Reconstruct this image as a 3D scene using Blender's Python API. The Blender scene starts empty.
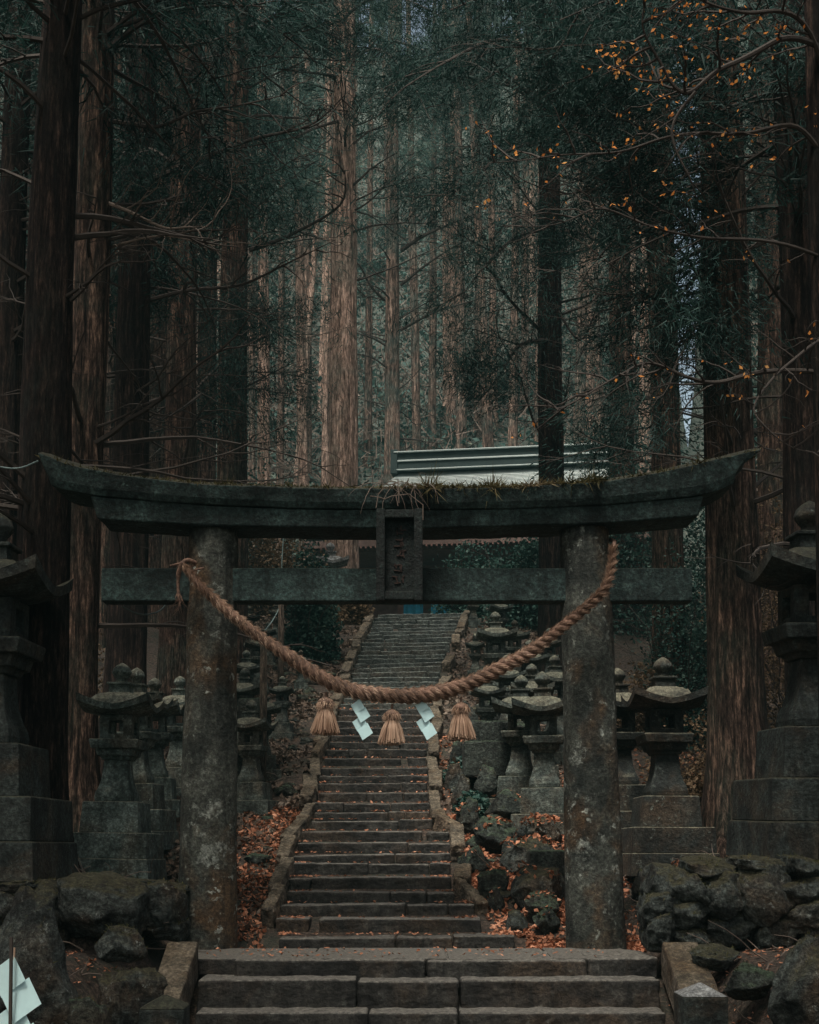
import bpy, math, random
import numpy as np
from mathutils import Vector, Matrix, noise as mnoise
R = math.radians
random.seed(7); rng = np.random.default_rng(7)
sc = bpy.context.scene
col = sc.collection

# ------------------------------------------------------------------ camera
F = 1382.0; H = 1024; W = 819
PITCH = R(6); CZ = 1.14
SHIFT = 832 - 512 - F*math.tan(PITCH)
cam = bpy.data.cameras.new('camera'); camo = bpy.data.objects.new('camera', cam); col.objects.link(camo)
camo.location = (0, 0, CZ); camo.rotation_euler = (R(90)+PITCH, 0, 0)
cam.sensor_fit = 'VERTICAL'; cam.sensor_height = 24; cam.sensor_width = 36; cam.lens = F*24/H
cam.shift_y = SHIFT/H; cam.clip_end = 600; cam.clip_start = .05
sc.camera = camo

def at(px, py, Y):
    """world point at depth Y that corresponds to a place measured in the photograph"""
    a = (px-409.5)/F; b = (512+SHIFT-py)/F
    y = math.cos(PITCH) - math.sin(PITCH)*b; z = math.sin(PITCH) + math.cos(PITCH)*b
    return Vector((a*Y/y, Y, CZ + z*Y/y))

# ------------------------------------------------------------------ object helpers
def tag(o, label=None, cat=None, group=None, kind=None):
    if label: o['label'] = label
    if cat: o['category'] = cat
    if group: o['group'] = group
    if kind: o['kind'] = kind
    return o
def empty(name, loc=(0, 0, 0), rz=0, label=None, cat=None, group=None):
    o = bpy.data.objects.new(name, None); col.objects.link(o); o.empty_display_size = .1
    o.location = loc; o.rotation_euler = (0, 0, rz)
    return tag(o, label, cat, group)
def link(name, me, mat=None, parent=None):
    if mat is not None and not me.materials: me.materials.append(mat)
    o = bpy.data.objects.new(name, me); col.objects.link(o)
    if parent is not None: o.parent = parent
    return o
def mesh_np(name, V, Fc, smooth=False):
    """V (n,3) Fc (m,k) arrays"""
    V = np.asarray(V, dtype=np.float32); Fc = np.asarray(Fc, dtype=np.int32)
    me = bpy.data.meshes.new(name)
    me.vertices.add(len(V)); me.vertices.foreach_set('co', V.ravel())
    m, k = Fc.shape
    me.loops.add(m*k); me.loops.foreach_set('vertex_index', Fc.ravel())
    me.polygons.add(m); me.polygons.foreach_set('loop_start', np.arange(0, m*k, k, dtype=np.int32))
    me.polygons.foreach_set('loop_total', np.full(m, k, dtype=np.int32))
    if smooth: me.polygons.foreach_set('use_smooth', np.ones(m, dtype=bool))
    me.update(calc_edges=True); me.validate()
    return me
class MB:
    def __init__(s): s.v = []; s.f = []
    def add(s, vs, fs):
        n = len(s.v); s.v += [tuple(v) for v in vs]; s.f += [tuple(i+n for i in f) for f in fs]
    def box(s, c, d, rz=0, top=(1, 1), rx=0, ry=0):
        """c centre, d full size, top = scale of the top face"""
        vs = []
        for z in (-1, 1):
            for x, y in ((-1, -1), (1, -1), (1, 1), (-1, 1)):
                k = top if z > 0 else (1, 1)
                vs.append(Vector((x*d[0]/2*k[0], y*d[1]/2*k[1], z*d[2]/2)))
        M = Matrix.Translation(c) @ Matrix.Rotation(rz, 4, 'Z') @ Matrix.Rotation(ry, 4, 'Y') @ Matrix.Rotation(rx, 4, 'X')
        s.add([M @ v for v in vs], [(3, 2, 1, 0), (4, 5, 6, 7), (0, 1, 5, 4), (1, 2, 6, 5), (2, 3, 7, 6), (3, 0, 4, 7)])
    def tube(s, pts, rad, n=6, cap=True):
        pts = [Vector(p) for p in pts]; m = len(pts)
        if not hasattr(rad, '__len__'): rad = [rad]*m
        base = len(s.v); up = Vector((0.3, .2, 1)).normalized(); prev = None
        for i, p in enumerate(pts):
            t = (pts[min(i+1, m-1)] - pts[max(i-1, 0)])
            t = t.normalized() if t.length > 1e-9 else Vector((0, 0, 1))
            if prev is None:
                a = t.cross(up); a = a.normalized() if a.length > .05 else t.cross(Vector((1, 0, 0))).normalized()
            else:
                a = (prev - t*prev.dot(t)); a = a.normalized() if a.length > 1e-6 else t.cross(up).normalized()
            prev = a; b = t.cross(a)
            for k in range(n):
                an = 2*math.pi*k/n
                s.v.append(tuple(p + (a*math.cos(an) + b*math.sin(an))*rad[i]))
        for i in range(m-1):
            for k in range(n):
                k2 = (k+1) % n
                s.f.append((base+i*n+k, base+i*n+k2, base+(i+1)*n+k2, base+(i+1)*n+k))
        if cap:
            s.f.append(tuple(base+k for k in range(n))[::-1]); s.f.append(tuple(base+(m-1)*n+k for k in range(n)))
    def mesh(s, name, smooth=False):
        me = bpy.data.meshes.new(name); me.from_pydata(s.v, [], s.f); me.update()
        if smooth:
            for p in me.polygons: p.use_smooth = True
        return me
    def obj(s, name, mat, parent=None, smooth=False, bevel=0, seg=2, sub=0, disp=0, dsc=.3):
        o = link(name, s.mesh(name, smooth), mat, parent)
        if bevel:
            b = o.modifiers.new('bevel', 'BEVEL'); b.width = bevel; b.segments = seg; b.limit_method = 'ANGLE'
        if sub:
            b = o.modifiers.new('sub', 'SUBSURF'); b.levels = b.render_levels = sub; b.subdivision_type = 'SIMPLE'
        if disp:
            t = bpy.data.textures.new('stone_noise', 'CLOUDS'); t.noise_scale = dsc; t.noise_depth = 3
            b = o.modifiers.new('wear', 'DISPLACE'); b.texture = t; b.strength = disp; b.mid_level = .5; b.texture_coords = 'GLOBAL'
        return o
def copy_tree(o, parent=None):
    c = o.copy(); col.objects.link(c); c.parent = parent
    for ch in list(o.children): copy_tree(ch, c)
    return c

# ------------------------------------------------------------------ materials
def nt(name):
    m = bpy.data.materials.new(name); m.use_nodes = True
    n = m.node_tree; b = n.nodes['Principled BSDF']; return m, n, b
def N(n, t, **k):
    x = n.nodes.new(t)
    for a, v in k.items(): setattr(x, a, v)
    return x
def noise_n(n, vec, scale, detail=6, rough=.6, dist=0):
    x = N(n, 'ShaderNodeTexNoise'); x.inputs['Scale'].default_value = scale; x.inputs['Detail'].default_value = detail
    x.inputs['Roughness'].default_value = rough; x.inputs['Distortion'].default_value = dist
    if vec: n.links.new(vec, x.inputs['Vector'])
    return x
def ramp(n, fac, stops, interp='LINEAR'):
    x = N(n, 'ShaderNodeValToRGB'); x.color_ramp.interpolation = interp
    el = x.color_ramp.elements
    while len(el) < len(stops): el.new(.5)
    for e, (p, c) in zip(el, stops):
        e.position = p; e.color = (*c, 1) if len(c) == 3 else c
    n.links.new(fac, x.inputs[0]); return x
def mixc(n, fac, a, b, mode='MIX'):
    x = N(n, 'ShaderNodeMix', data_type='RGBA', blend_type=mode)
    for s, v in ((0, fac), (6, a), (7, b)):
        if isinstance(v, (int, float)): x.inputs[s].default_value = v
        elif isinstance(v, tuple): x.inputs[s].default_value = (*v, 1)
        else: n.links.new(v, x.inputs[s])
    return x.outputs[2]
def mth(n, op, a, b=0.0, clamp=False):
    x = N(n, 'ShaderNodeMath', operation=op, use_clamp=clamp)
    for i, v in enumerate((a, b)):
        if isinstance(v, (int, float)): x.inputs[i].default_value = v
        else: n.links.new(v, x.inputs[i])
    return x.outputs[0]
def pos(n): return N(n, 'ShaderNodeNewGeometry').outputs['Position']
def bump(n, b, h, dist=.02, st=1.0):
    x = N(n, 'ShaderNodeBump'); x.inputs['Distance'].default_value = dist; x.inputs['Strength'].default_value = st
    n.links.new(h, x.inputs['Height']); n.links.new(x.outputs[0], b.inputs['Normal'])

def grain(n, c, P, sc_, lo=.35, hi=1.9, rough=.8):
    g = noise_n(n, P, sc_, 5, rough)
    g2 = ramp(n, g.outputs[0], [(.36, (lo,)*3), (.5, (.85,)*3), (.66, (hi,)*3)]).outputs[0]
    v = N(n, 'ShaderNodeVectorMath', operation='MULTIPLY'); n.links.new(c, v.inputs[0]); n.links.new(g2, v.inputs[1]); return v.outputs[0], g.outputs[0]
def stone_mat(name, dark, light, moss=(.03, .045, .015), moss_amt=.5, lichen=.35, lich_col=(.22, .27, .25), rust=0.0, sc_=3.0, rough=.85, topcol=None, spec=.35, bmp=.04):
    m, n, b = nt(name); P = pos(n)
    n1 = noise_n(n, P, sc_, 8, .65); n2 = noise_n(n, P, sc_*7, 6, .7); n3 = noise_n(n, P, sc_*.45, 4, .6, .6)
    c = ramp(n, n1.outputs[0], [(.36, dark), (.64, light)]).outputs[0]
    c = mixc(n, ramp(n, n2.outputs[0], [(.35, (0, 0, 0)), (.75, (1, 1, 1))]).outputs[0], mixc(n, .5, c, (0, 0, 0)), c)
    if rust:
        f = ramp(n, n3.outputs[0], [(.48, (0, 0, 0)), (.62, (rust,)*3)]).outputs[0]
        c = mixc(n, f, c, (.085, .048, .022))
    vo = N(n, 'ShaderNodeTexVoronoi'); vo.inputs['Scale'].default_value = sc_*3.2
    dv = N(n, 'ShaderNodeVectorMath', operation='ADD'); n.links.new(P, dv.inputs[0])
    nz = noise_n(n, P, sc_*2.5, 4); sv = N(n, 'ShaderNodeVectorMath', operation='SCALE'); sv.inputs[3].default_value = .35
    n.links.new(nz.outputs[1], sv.inputs[0]); n.links.new(sv.outputs[0], dv.inputs[1]); n.links.new(dv.outputs[0], vo.inputs['Vector'])
    lf = ramp(n, vo.outputs['Distance'], [(.10, (1, 1, 1)), (.22, (0, 0, 0))]).outputs[0]
    l2 = ramp(n, n3.outputs[0], [(.44, (0, 0, 0)), (.56, (lichen,)*3)]).outputs[0]
    lfac = mth(n, 'MULTIPLY', lf, l2)
    lfac = mth(n, 'MULTIPLY', lfac, mth(n, 'ADD', n2.outputs[0], .3), True)
    nb = noise_n(n, dv.outputs[0], sc_*2.2, 9, .72); nb2 = noise_n(n, P, sc_*.8, 5, .6, 1.0)
    bl = ramp(n, nb.outputs[0], [(.56, (0, 0, 0)), (.63, (1, 1, 1))]).outputs[0]
    bm = ramp(n, nb2.outputs[0], [(.42, (0, 0, 0)), (.60, (min(1, lichen*.9),)*3)]).outputs[0]
    c = mixc(n, mth(n, 'MULTIPLY', bl, bm), c, tuple(q*.62 for q in lich_col))
    c = mixc(n, lfac, c, lich_col)
    mps = N(n, 'ShaderNodeMapping'); mps.inputs['Scale'].default_value = (5, 5, .6); n.links.new(P, mps.inputs[0])
    ns = noise_n(n, mps.outputs[0], 1, 5, .65, .4)     # rain streaks
    c = mixc(n, ramp(n, ns.outputs[0], [(.50, (0, 0, 0)), (.66, (.75, .75, .75))]).outputs[0], c, tuple(q*.45 for q in dark))
    # upward faces carry moss / paler treads, top light painted in with topcol
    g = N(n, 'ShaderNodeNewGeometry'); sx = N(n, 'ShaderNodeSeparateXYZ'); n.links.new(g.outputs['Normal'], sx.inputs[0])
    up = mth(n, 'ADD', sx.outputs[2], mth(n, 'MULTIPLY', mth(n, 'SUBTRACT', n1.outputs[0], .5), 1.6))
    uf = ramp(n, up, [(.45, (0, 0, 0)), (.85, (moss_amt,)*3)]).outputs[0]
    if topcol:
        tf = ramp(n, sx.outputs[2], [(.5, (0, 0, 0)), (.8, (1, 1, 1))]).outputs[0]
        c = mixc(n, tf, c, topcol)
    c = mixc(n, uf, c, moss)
    c, gf = grain(n, c, P, 24)
    n.links.new(c, b.inputs['Base Color']); b.inputs['Roughness'].default_value = rough
    b.inputs['Specular IOR Level'].default_value = spec
    hh = mth(n, 'ADD', mth(n, 'ADD', n1.outputs[0], mth(n, 'MULTIPLY', n2.outputs[0], .5)), mth(n, 'MULTIPLY', gf, .35))
    bump(n, b, hh, bmp, 1.0)
    return m

def bark_mat(name, dark, mid, light, moss=.25, mosscol=(.025, .045, .035), xs=16, contrast=(.40, .62)):
    m, n, b = nt(name); P = pos(n)
    mp = N(n, 'ShaderNodeMapping'); mp.inputs['Scale'].default_value = (xs, xs, xs*.085); n.links.new(P, mp.inputs[0])
    n1 = noise_n(n, mp.outputs[0], 1, 7, .7, .3)
    mp2 = N(n, 'ShaderNodeMapping'); mp2.inputs['Scale'].default_value = (xs*3, xs*3, xs*.45); n.links.new(P, mp2.inputs[0])
    n2 = noise_n(n, mp2.outputs[0], 1, 5, .7)
    n3 = noise_n(n, P, 1.1, 5, .65, .5)
    s = mth(n, 'ADD', mth(n, 'MULTIPLY', n1.outputs[0], .7), mth(n, 'MULTIPLY', n2.outputs[0], .3))
    c = ramp(n, s, [(contrast[0], dark), ((contrast[0]+contrast[1])/2, mid), (contrast[1], light)]).outputs[0]
    mf = ramp(n, n3.outputs[0], [(.45, (0, 0, 0)), (.65, (moss,)*3)]).outputs[0]
    c = mixc(n, mf, c, mosscol)
    mp3 = N(n, 'ShaderNodeMapping'); mp3.inputs['Scale'].default_value = (1, 1, .22); n.links.new(P, mp3.inputs[0])
    c, gf = grain(n, c, mp3.outputs[0], xs*1.8, .30, 2.0)
    s = mth(n, 'ADD', s, mth(n, 'MULTIPLY', gf, .5))
    n.links.new(c, b.inputs['Base Color']); b.inputs['Roughness'].default_value = .95
    b.inputs['Specular IOR Level'].default_value = .15
    bump(n, b, s, .05, 1.0)
    return m

def leaf_mat(name, c1, c2, trans=.25, c3=None, rough=.7):
    m, n, b = nt(name)
    g = N(n, 'ShaderNodeNewGeometry')
    st = [(0, c1), (1, c2)] if c3 is None else [(0, c1), (.6, c2), (1, c3)]
    nn = noise_n(n, g.outputs['Position'], 1.3, 4)
    f = mth(n, 'ADD', mth(n, 'MULTIPLY', g.outputs['Random Per Island'], .45), mth(n, 'MULTIPLY', mth(n, 'SUBTRACT', nn.outputs[0], .42), 2.6), True)
    c = ramp(n, f, st).outputs[0]
    n.links.new(c, b.inputs['Base Color']); b.inputs['Roughness'].default_value = rough
    b.inputs['Specular IOR Level'].default_value = .2
    if trans:
        t = N(n, 'ShaderNodeBsdfTranslucent'); n.links.new(c, t.inputs[0])
        mx = N(n, 'ShaderNodeMixShader'); mx.inputs[0].default_value = trans
        n.links.new(b.outputs[0], mx.inputs[1]); n.links.new(t.outputs[0], mx.inputs[2])
        n.links.new(mx.outputs[0], n.nodes['Material Output'].inputs[0])
    return m
def plain(name, c, rough=.8, var=.25, scale=8, bm=.01, spec=.3):
    m, n, b = nt(name); P = pos(n); n1 = noise_n(n, P, scale, 6, .65)
    cc = ramp(n, n1.outputs[0], [(.3, tuple(x*(1-var) for x in c)), (.7, tuple(min(1, x*(1+var)) for x in c))]).outputs[0]
    n.links.new(cc, b.inputs['Base Color']); b.inputs['Roughness'].default_value = rough
    b.inputs['Specular IOR Level'].default_value = spec
    if bm: bump(n, b, n1.outputs[0], bm, .6)
    return m

M = {}
M['torii_beam'] = stone_mat('torii_beam_stone', (.007, .017, .016), (.054, .096, .090), moss=(.028, .024, .010), moss_amt=.8, lichen=.6, lich_col=(.12, .19, .17), sc_=2.2)
M['pillar'] = stone_mat('torii_pillar_stone', (.010, .016, .014), (.115, .125, .105), moss=(.03, .04, .02), moss_amt=.3, lichen=1.0, lich_col=(.42, .46, .41), rust=.8, sc_=2.1)
M['plaque'] = stone_mat('plaque_stone', (.003, .007, .007), (.015, .026, .024), moss_amt=.2, lichen=.1, sc_=3)
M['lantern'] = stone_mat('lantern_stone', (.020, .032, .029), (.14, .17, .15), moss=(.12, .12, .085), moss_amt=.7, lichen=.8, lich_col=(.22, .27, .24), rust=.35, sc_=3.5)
M['lantern_teal'] = stone_mat('lantern_stone_teal', (.034, .058, .052), (.21, .27, .245), moss=(.20, .20, .15), moss_amt=.8, lichen=.8, lich_col=(.32, .38, .34), rust=.4, sc_=3.5)  # brighter copy of the lantern stone, teal light on the left row painted in
M['lantern_mid'] = stone_mat('lantern_stone_painted_backlit', (.006, .010, .009), (.036, .044, .039), moss=(.13, .125, .09), moss_amt=.9, lichen=.7, lich_col=(.20, .24, .21), rust=.35, sc_=3.5)  # backlight put into the colour: dark body, pale caps through the moss tone
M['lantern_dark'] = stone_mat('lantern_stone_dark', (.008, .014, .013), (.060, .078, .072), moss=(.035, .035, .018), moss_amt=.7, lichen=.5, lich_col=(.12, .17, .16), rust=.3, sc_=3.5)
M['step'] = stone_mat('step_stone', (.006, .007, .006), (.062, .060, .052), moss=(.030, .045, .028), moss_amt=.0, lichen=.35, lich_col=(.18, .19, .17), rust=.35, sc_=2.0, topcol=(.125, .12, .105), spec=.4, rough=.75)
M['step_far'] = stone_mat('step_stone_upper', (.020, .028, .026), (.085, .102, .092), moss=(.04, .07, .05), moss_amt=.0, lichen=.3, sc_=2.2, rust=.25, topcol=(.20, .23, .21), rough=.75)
M['kerb'] = stone_mat('kerb_stone', (.06, .05, .038), (.30, .25, .19), moss=(.07, .06, .03), moss_amt=.3, lichen=.4, lich_col=(.3, .3, .26), rust=.5, sc_=4)
M['rock'] = stone_mat('wall_rock', (.010, .016, .015), (.15, .18, .165), moss=(.045, .042, .018), moss_amt=.85, lichen=.9, lich_col=(.30, .33, .30), rust=.6, sc_=3, bmp=.09)
M['rock_moss'] = stone_mat('mossy_rock', (.008, .014, .012), (.08, .10, .085), moss=(.045, .070, .042), moss_amt=.95, lichen=.6, rust=.3, sc_=3, bmp=.09)
M['bark_dark'] = bark_mat('bark_dark', (.004, .003, .003), (.016, .011, .009), (.060, .038, .029), moss=.5, mosscol=(.009, .014, .012))  # darkest bark copy; the gloom of the outer trunks is put into its colour
M['bark_red'] = bark_mat('bark_red', (.020, .011, .008), (.12, .062, .043), (.34, .19, .13), moss=.35, mosscol=(.03, .045, .035))
M['bark_mid'] = bark_mat('bark_mid', (.007, .005, .004), (.045, .030, .023), (.20, .128, .092), moss=.5, mosscol=(.022, .032, .024))
M['bark_mid2'] = bark_mat('bark_mid_brown', (.012, .008, .007), (.060, .038, .029), (.20, .125, .092), moss=.5, mosscol=(.035, .055, .045))
M['bark_painted_lit'] = bark_mat('bark_painted_lit', (.05, .034, .028), (.27, .185, .145), (.50, .36, .29), moss=.5, mosscol=(.07, .095, .08), xs=11)  # palest bark copy, daylight on the trunks painted into the colour
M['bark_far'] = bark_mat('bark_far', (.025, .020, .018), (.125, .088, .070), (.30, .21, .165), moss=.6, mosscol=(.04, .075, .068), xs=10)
M['twig'] = plain('twig_bark', (.040, .033, .028), var=.4, scale=5, bm=0)
M['twig_pale'] = plain('twig_bark_pale', (.12, .095, .078), var=.5, scale=3, bm=0)
M['needles'] = leaf_mat('cedar_needles', (.004, .014, .013), (.032, .078, .068), .3)  # near needles kept darker: dim upper corners painted into the green
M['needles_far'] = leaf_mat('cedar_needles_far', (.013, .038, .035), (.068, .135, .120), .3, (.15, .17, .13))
M['shrub'] = leaf_mat('shrub_leaves', (.014, .040, .034), (.04, .095, .078), .2, (.10, .15, .12), .5)
M['shade'] = leaf_mat('shade_painted_leaves', (.006, .018, .016), (.018, .042, .036), .15)  # darker copy of the shrub leaves, deep shade put into the colour
M['scrub'] = leaf_mat('dry_scrub', (.06, .045, .028), (.16, .11, .065), .2, (.24, .17, .11))
M['orange'] = leaf_mat('autumn_leaves', (.60, .20, .05), (.80, .34, .09), .4, (.88, .48, .18))
M['litter'] = leaf_mat('fallen_leaf_litter', (.14, .055, .028), (.48, .21, .12), .1, (.78, .42, .27))
M['litter_dull'] = leaf_mat('dull_leaf_litter', (.045, .035, .026), (.14, .10, .075), .1, (.24, .20, .16))
M['rope'] = plain('straw_rope', (.21, .125, .09), var=.7, scale=30, bm=.012)
n_ = M['rope'].node_tree; b_ = n_.nodes['Principled BSDF']; src = b_.inputs['Base Color'].links[0].from_socket
c_ = mixc(n_, ramp(n_, noise_n(n_, pos(n_), 4.5, 6, .7).outputs[0], [(.38, (.75, .75, .75)), (.62, (0, 0, 0))]).outputs[0], src, (.045, .032, .024)); n_.links.new(c_, b_.inputs['Base Color'])
M['straw'] = leaf_mat('straw', (.22, .13, .085), (.48, .33, .235), .1, (.68, .52, .40))
M['paper'] = plain('shide_paper', (.52, .74, .76), var=.06, scale=20, bm=.0)
M['metal_roof'] = plain('metal_roof', (.40, .44, .435), .7, .3, 3, 0)
M['ridge'] = plain('ridge_metal', (.018, .034, .034), .8, .2, 4, 0)
M['course'] = plain('roof_course_metal', (.20, .25, .24), .5, .3, 4, 0)
M['ridge_cap'] = plain('ridge_cap', (.40, .46, .45), .7, .1, 4, 0)
M['timber'] = plain('brown_timber', (.17, .095, .08), .8, .35, 6)
M['brown_roof'] = plain('eave_boards', (.13, .09, .078), .8, .3, 5)
M['blue'] = plain('blue_cloth', (.015, .17, .26), .8, .2, 10, 0)
M['wood_post'] = bark_mat('post_wood', (.03, .025, .02), (.09, .07, .055), (.17, .13, .10), moss=.3, xs=24)
M['wire'] = plain('cable_sheath', (.14, .20, .20), .5, .1, 5, 0)
M['glyph'] = plain('plaque_lettering', (.028, .015, .012), .8, .4, 30, 0)
M['moss'] = leaf_mat('moss_tufts', (.03, .028, .010), (.085, .075, .03), .2, (.16, .12, .07))
M['moss_green'] = leaf_mat('moss_tufts_green', (.025, .030, .012), (.075, .078, .030), .2, (.15, .12, .06))
M['post_cap'] = stone_mat('post_cap_stone', (.16, .17, .17), (.40, .42, .42), moss=(.3, .32, .32), moss_amt=.3, lichen=.3, sc_=5)

# ------------------------------------------------------------------ terrain height
def smooth(a, b, x):
    t = min(1, max(0, (x-a)/(b-a))); return t*t*(3-2*t)
SL = .347
def prof(Y):
    if Y < 11: return -1.15
    if Y < 12.9: return -1.15 + .95*(Y-11)/1.9
    if Y < 14.2: return -.2 + .15*max(0,(Y-13.9)/.3)
    if Y < 32: return -.05 + (Y-14.2)*SL
    z = -.05 + 17.8*SL
    if Y < 42: return z + (Y-32)*.02
    z += .2
    if Y < 50: return z + (Y-42)**2*.045
    return z + 2.88 + (Y-50)*.74
def hgt(X, Y):
    z = prof(Y); ax = abs(X)
    # retaining terraces beside the gate
    if Y < 15.5:
        t = smooth(2.3, 3.0, ax)
        lvl = .04 if Y < 13.12 else (.80 if X > 0 else .60)
        fr = smooth(7.0, 12.6, Y) if Y < 13.12 else 1
        tgt = -1.15 + (lvl+1.15)*fr
        tgt = max(tgt, z)
        z = z*(1-t) + tgt*t
    elif X > 0:
        z -= .30*smooth(1.6, 3.0, ax)*(1-smooth(17, 21, Y))
    z += .22*max(0, ax-4.6)**1.15
    if ax > 16: z += (ax-16)*.15
    if Y < -4: z += (-4-Y)*.1
    z += .10*mnoise.noise(Vector((X*.7, Y*.7, 0)))*smooth(1.8, 3.2, ax)
    if ax > 1.9 and Y > 15: z += .05*mnoise.noise(Vector((X*2.3, Y*2.3, 3)))
    if Y > 38:
        w_ = abs(X/Y-.2068); cap = CZ + .268*Y; t = smooth(.010, .024, w_)
        if z > cap: z = cap*(1-t) + z*t
    if Y > 44: z += 1.5*smooth(.0, .03, abs(X/Y-.2068))*mnoise.noise(Vector((X*.09, Y*.09, 5)))
    return z
def grid(name, xs, ys, mat, hf):
    nx, ny = len(xs), len(ys)
    V = np.array([(x, y, hf(x, y)) for y in ys for x in xs])
    i = np.arange(nx-1); j = np.arange(ny-1); ii, jj = np.meshgrid(i, j); a = (jj*nx+ii).ravel()
    Fc = np.stack([a, a+1, a+1+nx, a+nx], 1)
    return link(name, mesh_np(name, V, Fc, True), mat)
def spaced(lo, hi, fine_lo, fine_hi, f, c):
    a = list(np.arange(lo, fine_lo, c)) + list(np.arange(fine_lo, fine_hi, f)) + list(np.arange(fine_hi, hi+c, c)); return a
m, n, b = nt('forest_floor'); P = pos(n)
n1 = noise_n(n, P, 1.2, 8, .7); n2 = noise_n(n, P, 22, 5, .75); n3 = noise_n(n, P, .5, 4, .6)
c = ramp(n, n2.outputs[0], [(.35, (.012, .010, .008)), (.5, (.05, .036, .026)), (.68, (.16, .11, .08))]).outputs[0]
c = mixc(n, ramp(n, n1.outputs[0], [(.48, (0, 0, 0)), (.62, (.7, .7, .7))]).outputs[0], c, (.022, .034, .022))
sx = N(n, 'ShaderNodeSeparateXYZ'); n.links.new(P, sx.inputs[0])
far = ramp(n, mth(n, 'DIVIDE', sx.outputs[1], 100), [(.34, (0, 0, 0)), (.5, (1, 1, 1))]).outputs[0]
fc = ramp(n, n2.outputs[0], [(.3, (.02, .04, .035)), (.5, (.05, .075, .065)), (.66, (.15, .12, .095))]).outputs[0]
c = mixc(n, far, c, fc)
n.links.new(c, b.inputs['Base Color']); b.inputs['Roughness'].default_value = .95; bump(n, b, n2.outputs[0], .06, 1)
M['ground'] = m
ground = grid('ground', [x for x in spaced(-90, 90, -8, 8, .12, 2.5) if x < 8] + list(np.arange(8, 27, .4)) + list(np.arange(27, 92, 2.5)), spaced(-60, 190, 8, 44, .14, 2.0), M['ground'], hgt)
tag(ground, 'dark forest floor with leaf litter and moss rising as a hillside', kind='structure')

# ------------------------------------------------------------------ stairs
def lerp_table(tab, y):
    for (y0, a0, b0), (y1, a1, b1) in zip(tab, tab[1:]):
        if y0 >= y >= y1:
            t = (y0-y)/(y0-y1) if y0 != y1 else 0
            return a0+(a1-a0)*t, b0+(b1-b0)*t
    return tab[-1][1:]
TAB = [(950, 238, 540), (946, 238, 540), (945.9, 278, 516), (925, 278, 514), (924.9, 278, 481), (893, 279, 469), (892.9, 287, 455), (850, 296, 450), (822, 297, 446), (821.9, 311, 433),
       (815, 312, 429), (790, 318, 428), (762, 321, 426), (740, 330, 429), (705, 339, 431), (691, 349, 437), (671, 351, 441), (640, 363, 452), (608, 378, 466)]
def planeY(py):
    t = (at(409.5, py, 1).z - CZ)
    return (CZ + 14.0*SL)/(SL-t)
stair = empty('stone_staircase', (0, 14, 0), 0, 'long worn stone staircase climbing from the gate to the shrine', 'staircase')
steps = []
Y = 13.85; k = 0
while True:
    z = (Y-14.0)*SL + .0
    py = 832 - (z-CZ)*F/Y
    if py < 611.5: break
    steps.append((Y, z, py)); Y += .40 + .10*random.uniform(-.5, .5) + .05*math.sin(k*1.7)
    k += 1
kerbL = []; kerbR = []
for i, (Y, z, py) in enumerate(steps):
    L, Rr = lerp_table(TAB, py)
    xl = (L-409.5)*Y/F; xr = (Rr-409.5)*Y/F
    nY = steps[i+1][0] if i+1 < len(steps) else Y+.6
    rise = .22
    b = MB(); x = xl + random.uniform(-.03, .03)
    xe = xr + random.uniform(-.03, .03)
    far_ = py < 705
    skew = random.uniform(-.02, .02) + (.035 if far_ else 0)
    cuts = sorted(random.uniform(xl+.25, xr-.25) for _ in range(random.choice((1, 2, 2))))
    xs_ = [x] + cuts + [xe]
    for a, c_ in zip(xs_, xs_[1:]):
        if c_-a < .12: continue
        dz = random.uniform(-.012, .012); dy = random.uniform(-.02, .02)
        mx = (a+c_)/2
        b.box((mx, (Y+nY)/2+.05+dy + skew*mx, z-rise/2+dz + skew*.5*(mx-.1)), (c_-a-.012, nY-Y+.12, rise), ry=-skew*.6+random.uniform(-.006, .006), rz=random.uniform(-.008, .008))
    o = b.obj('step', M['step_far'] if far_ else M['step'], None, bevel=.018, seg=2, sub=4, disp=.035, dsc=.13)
    o.parent = stair; o.location = (0, -14, 0)
    kerbL.append((xl, Y, z)); kerbR.append((xr, Y, z))
def kerb(line, side):
    i = 0
    while i < len(line)-1:
        x, Y, z = line[i]; x2, Y2, z2 = line[min(i+random.choice((1, 2, 2)), len(line)-1)]
        if Y < 14.1 or random.random() < (.12 if Y < 24 else .35): i += 1; continue
        if abs(x2-x) > .22: i += 1; continue
        w = random.uniform(.12, .20) if Y < 24 else .17
        L = math.hypot(Y2-Y, z2-z)*.96
        b = MB(); mx = (x+x2)/2
        b.box((mx + side*(w/2+.015), (Y+Y2)/2, (z+z2)/2+.02-.07+random.uniform(-.05, .05)), (w, L, .24), rx=math.atan2(z2-z, Y2-Y), rz=random.uniform(-.12, .12) - math.atan2(x2-x, Y2-Y))
        o = b.obj('kerb_stone', M['kerb'], None, bevel=.014, seg=2, sub=4, disp=.05, dsc=.08)
        o.parent = stair; o.location = (0, -14, 0)
        i = line.index((x2, Y2, z2)) if (x2, Y2, z2) != line[i] else i+1
kerb(kerbL, -1); kerb(kerbR, 1)

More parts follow.
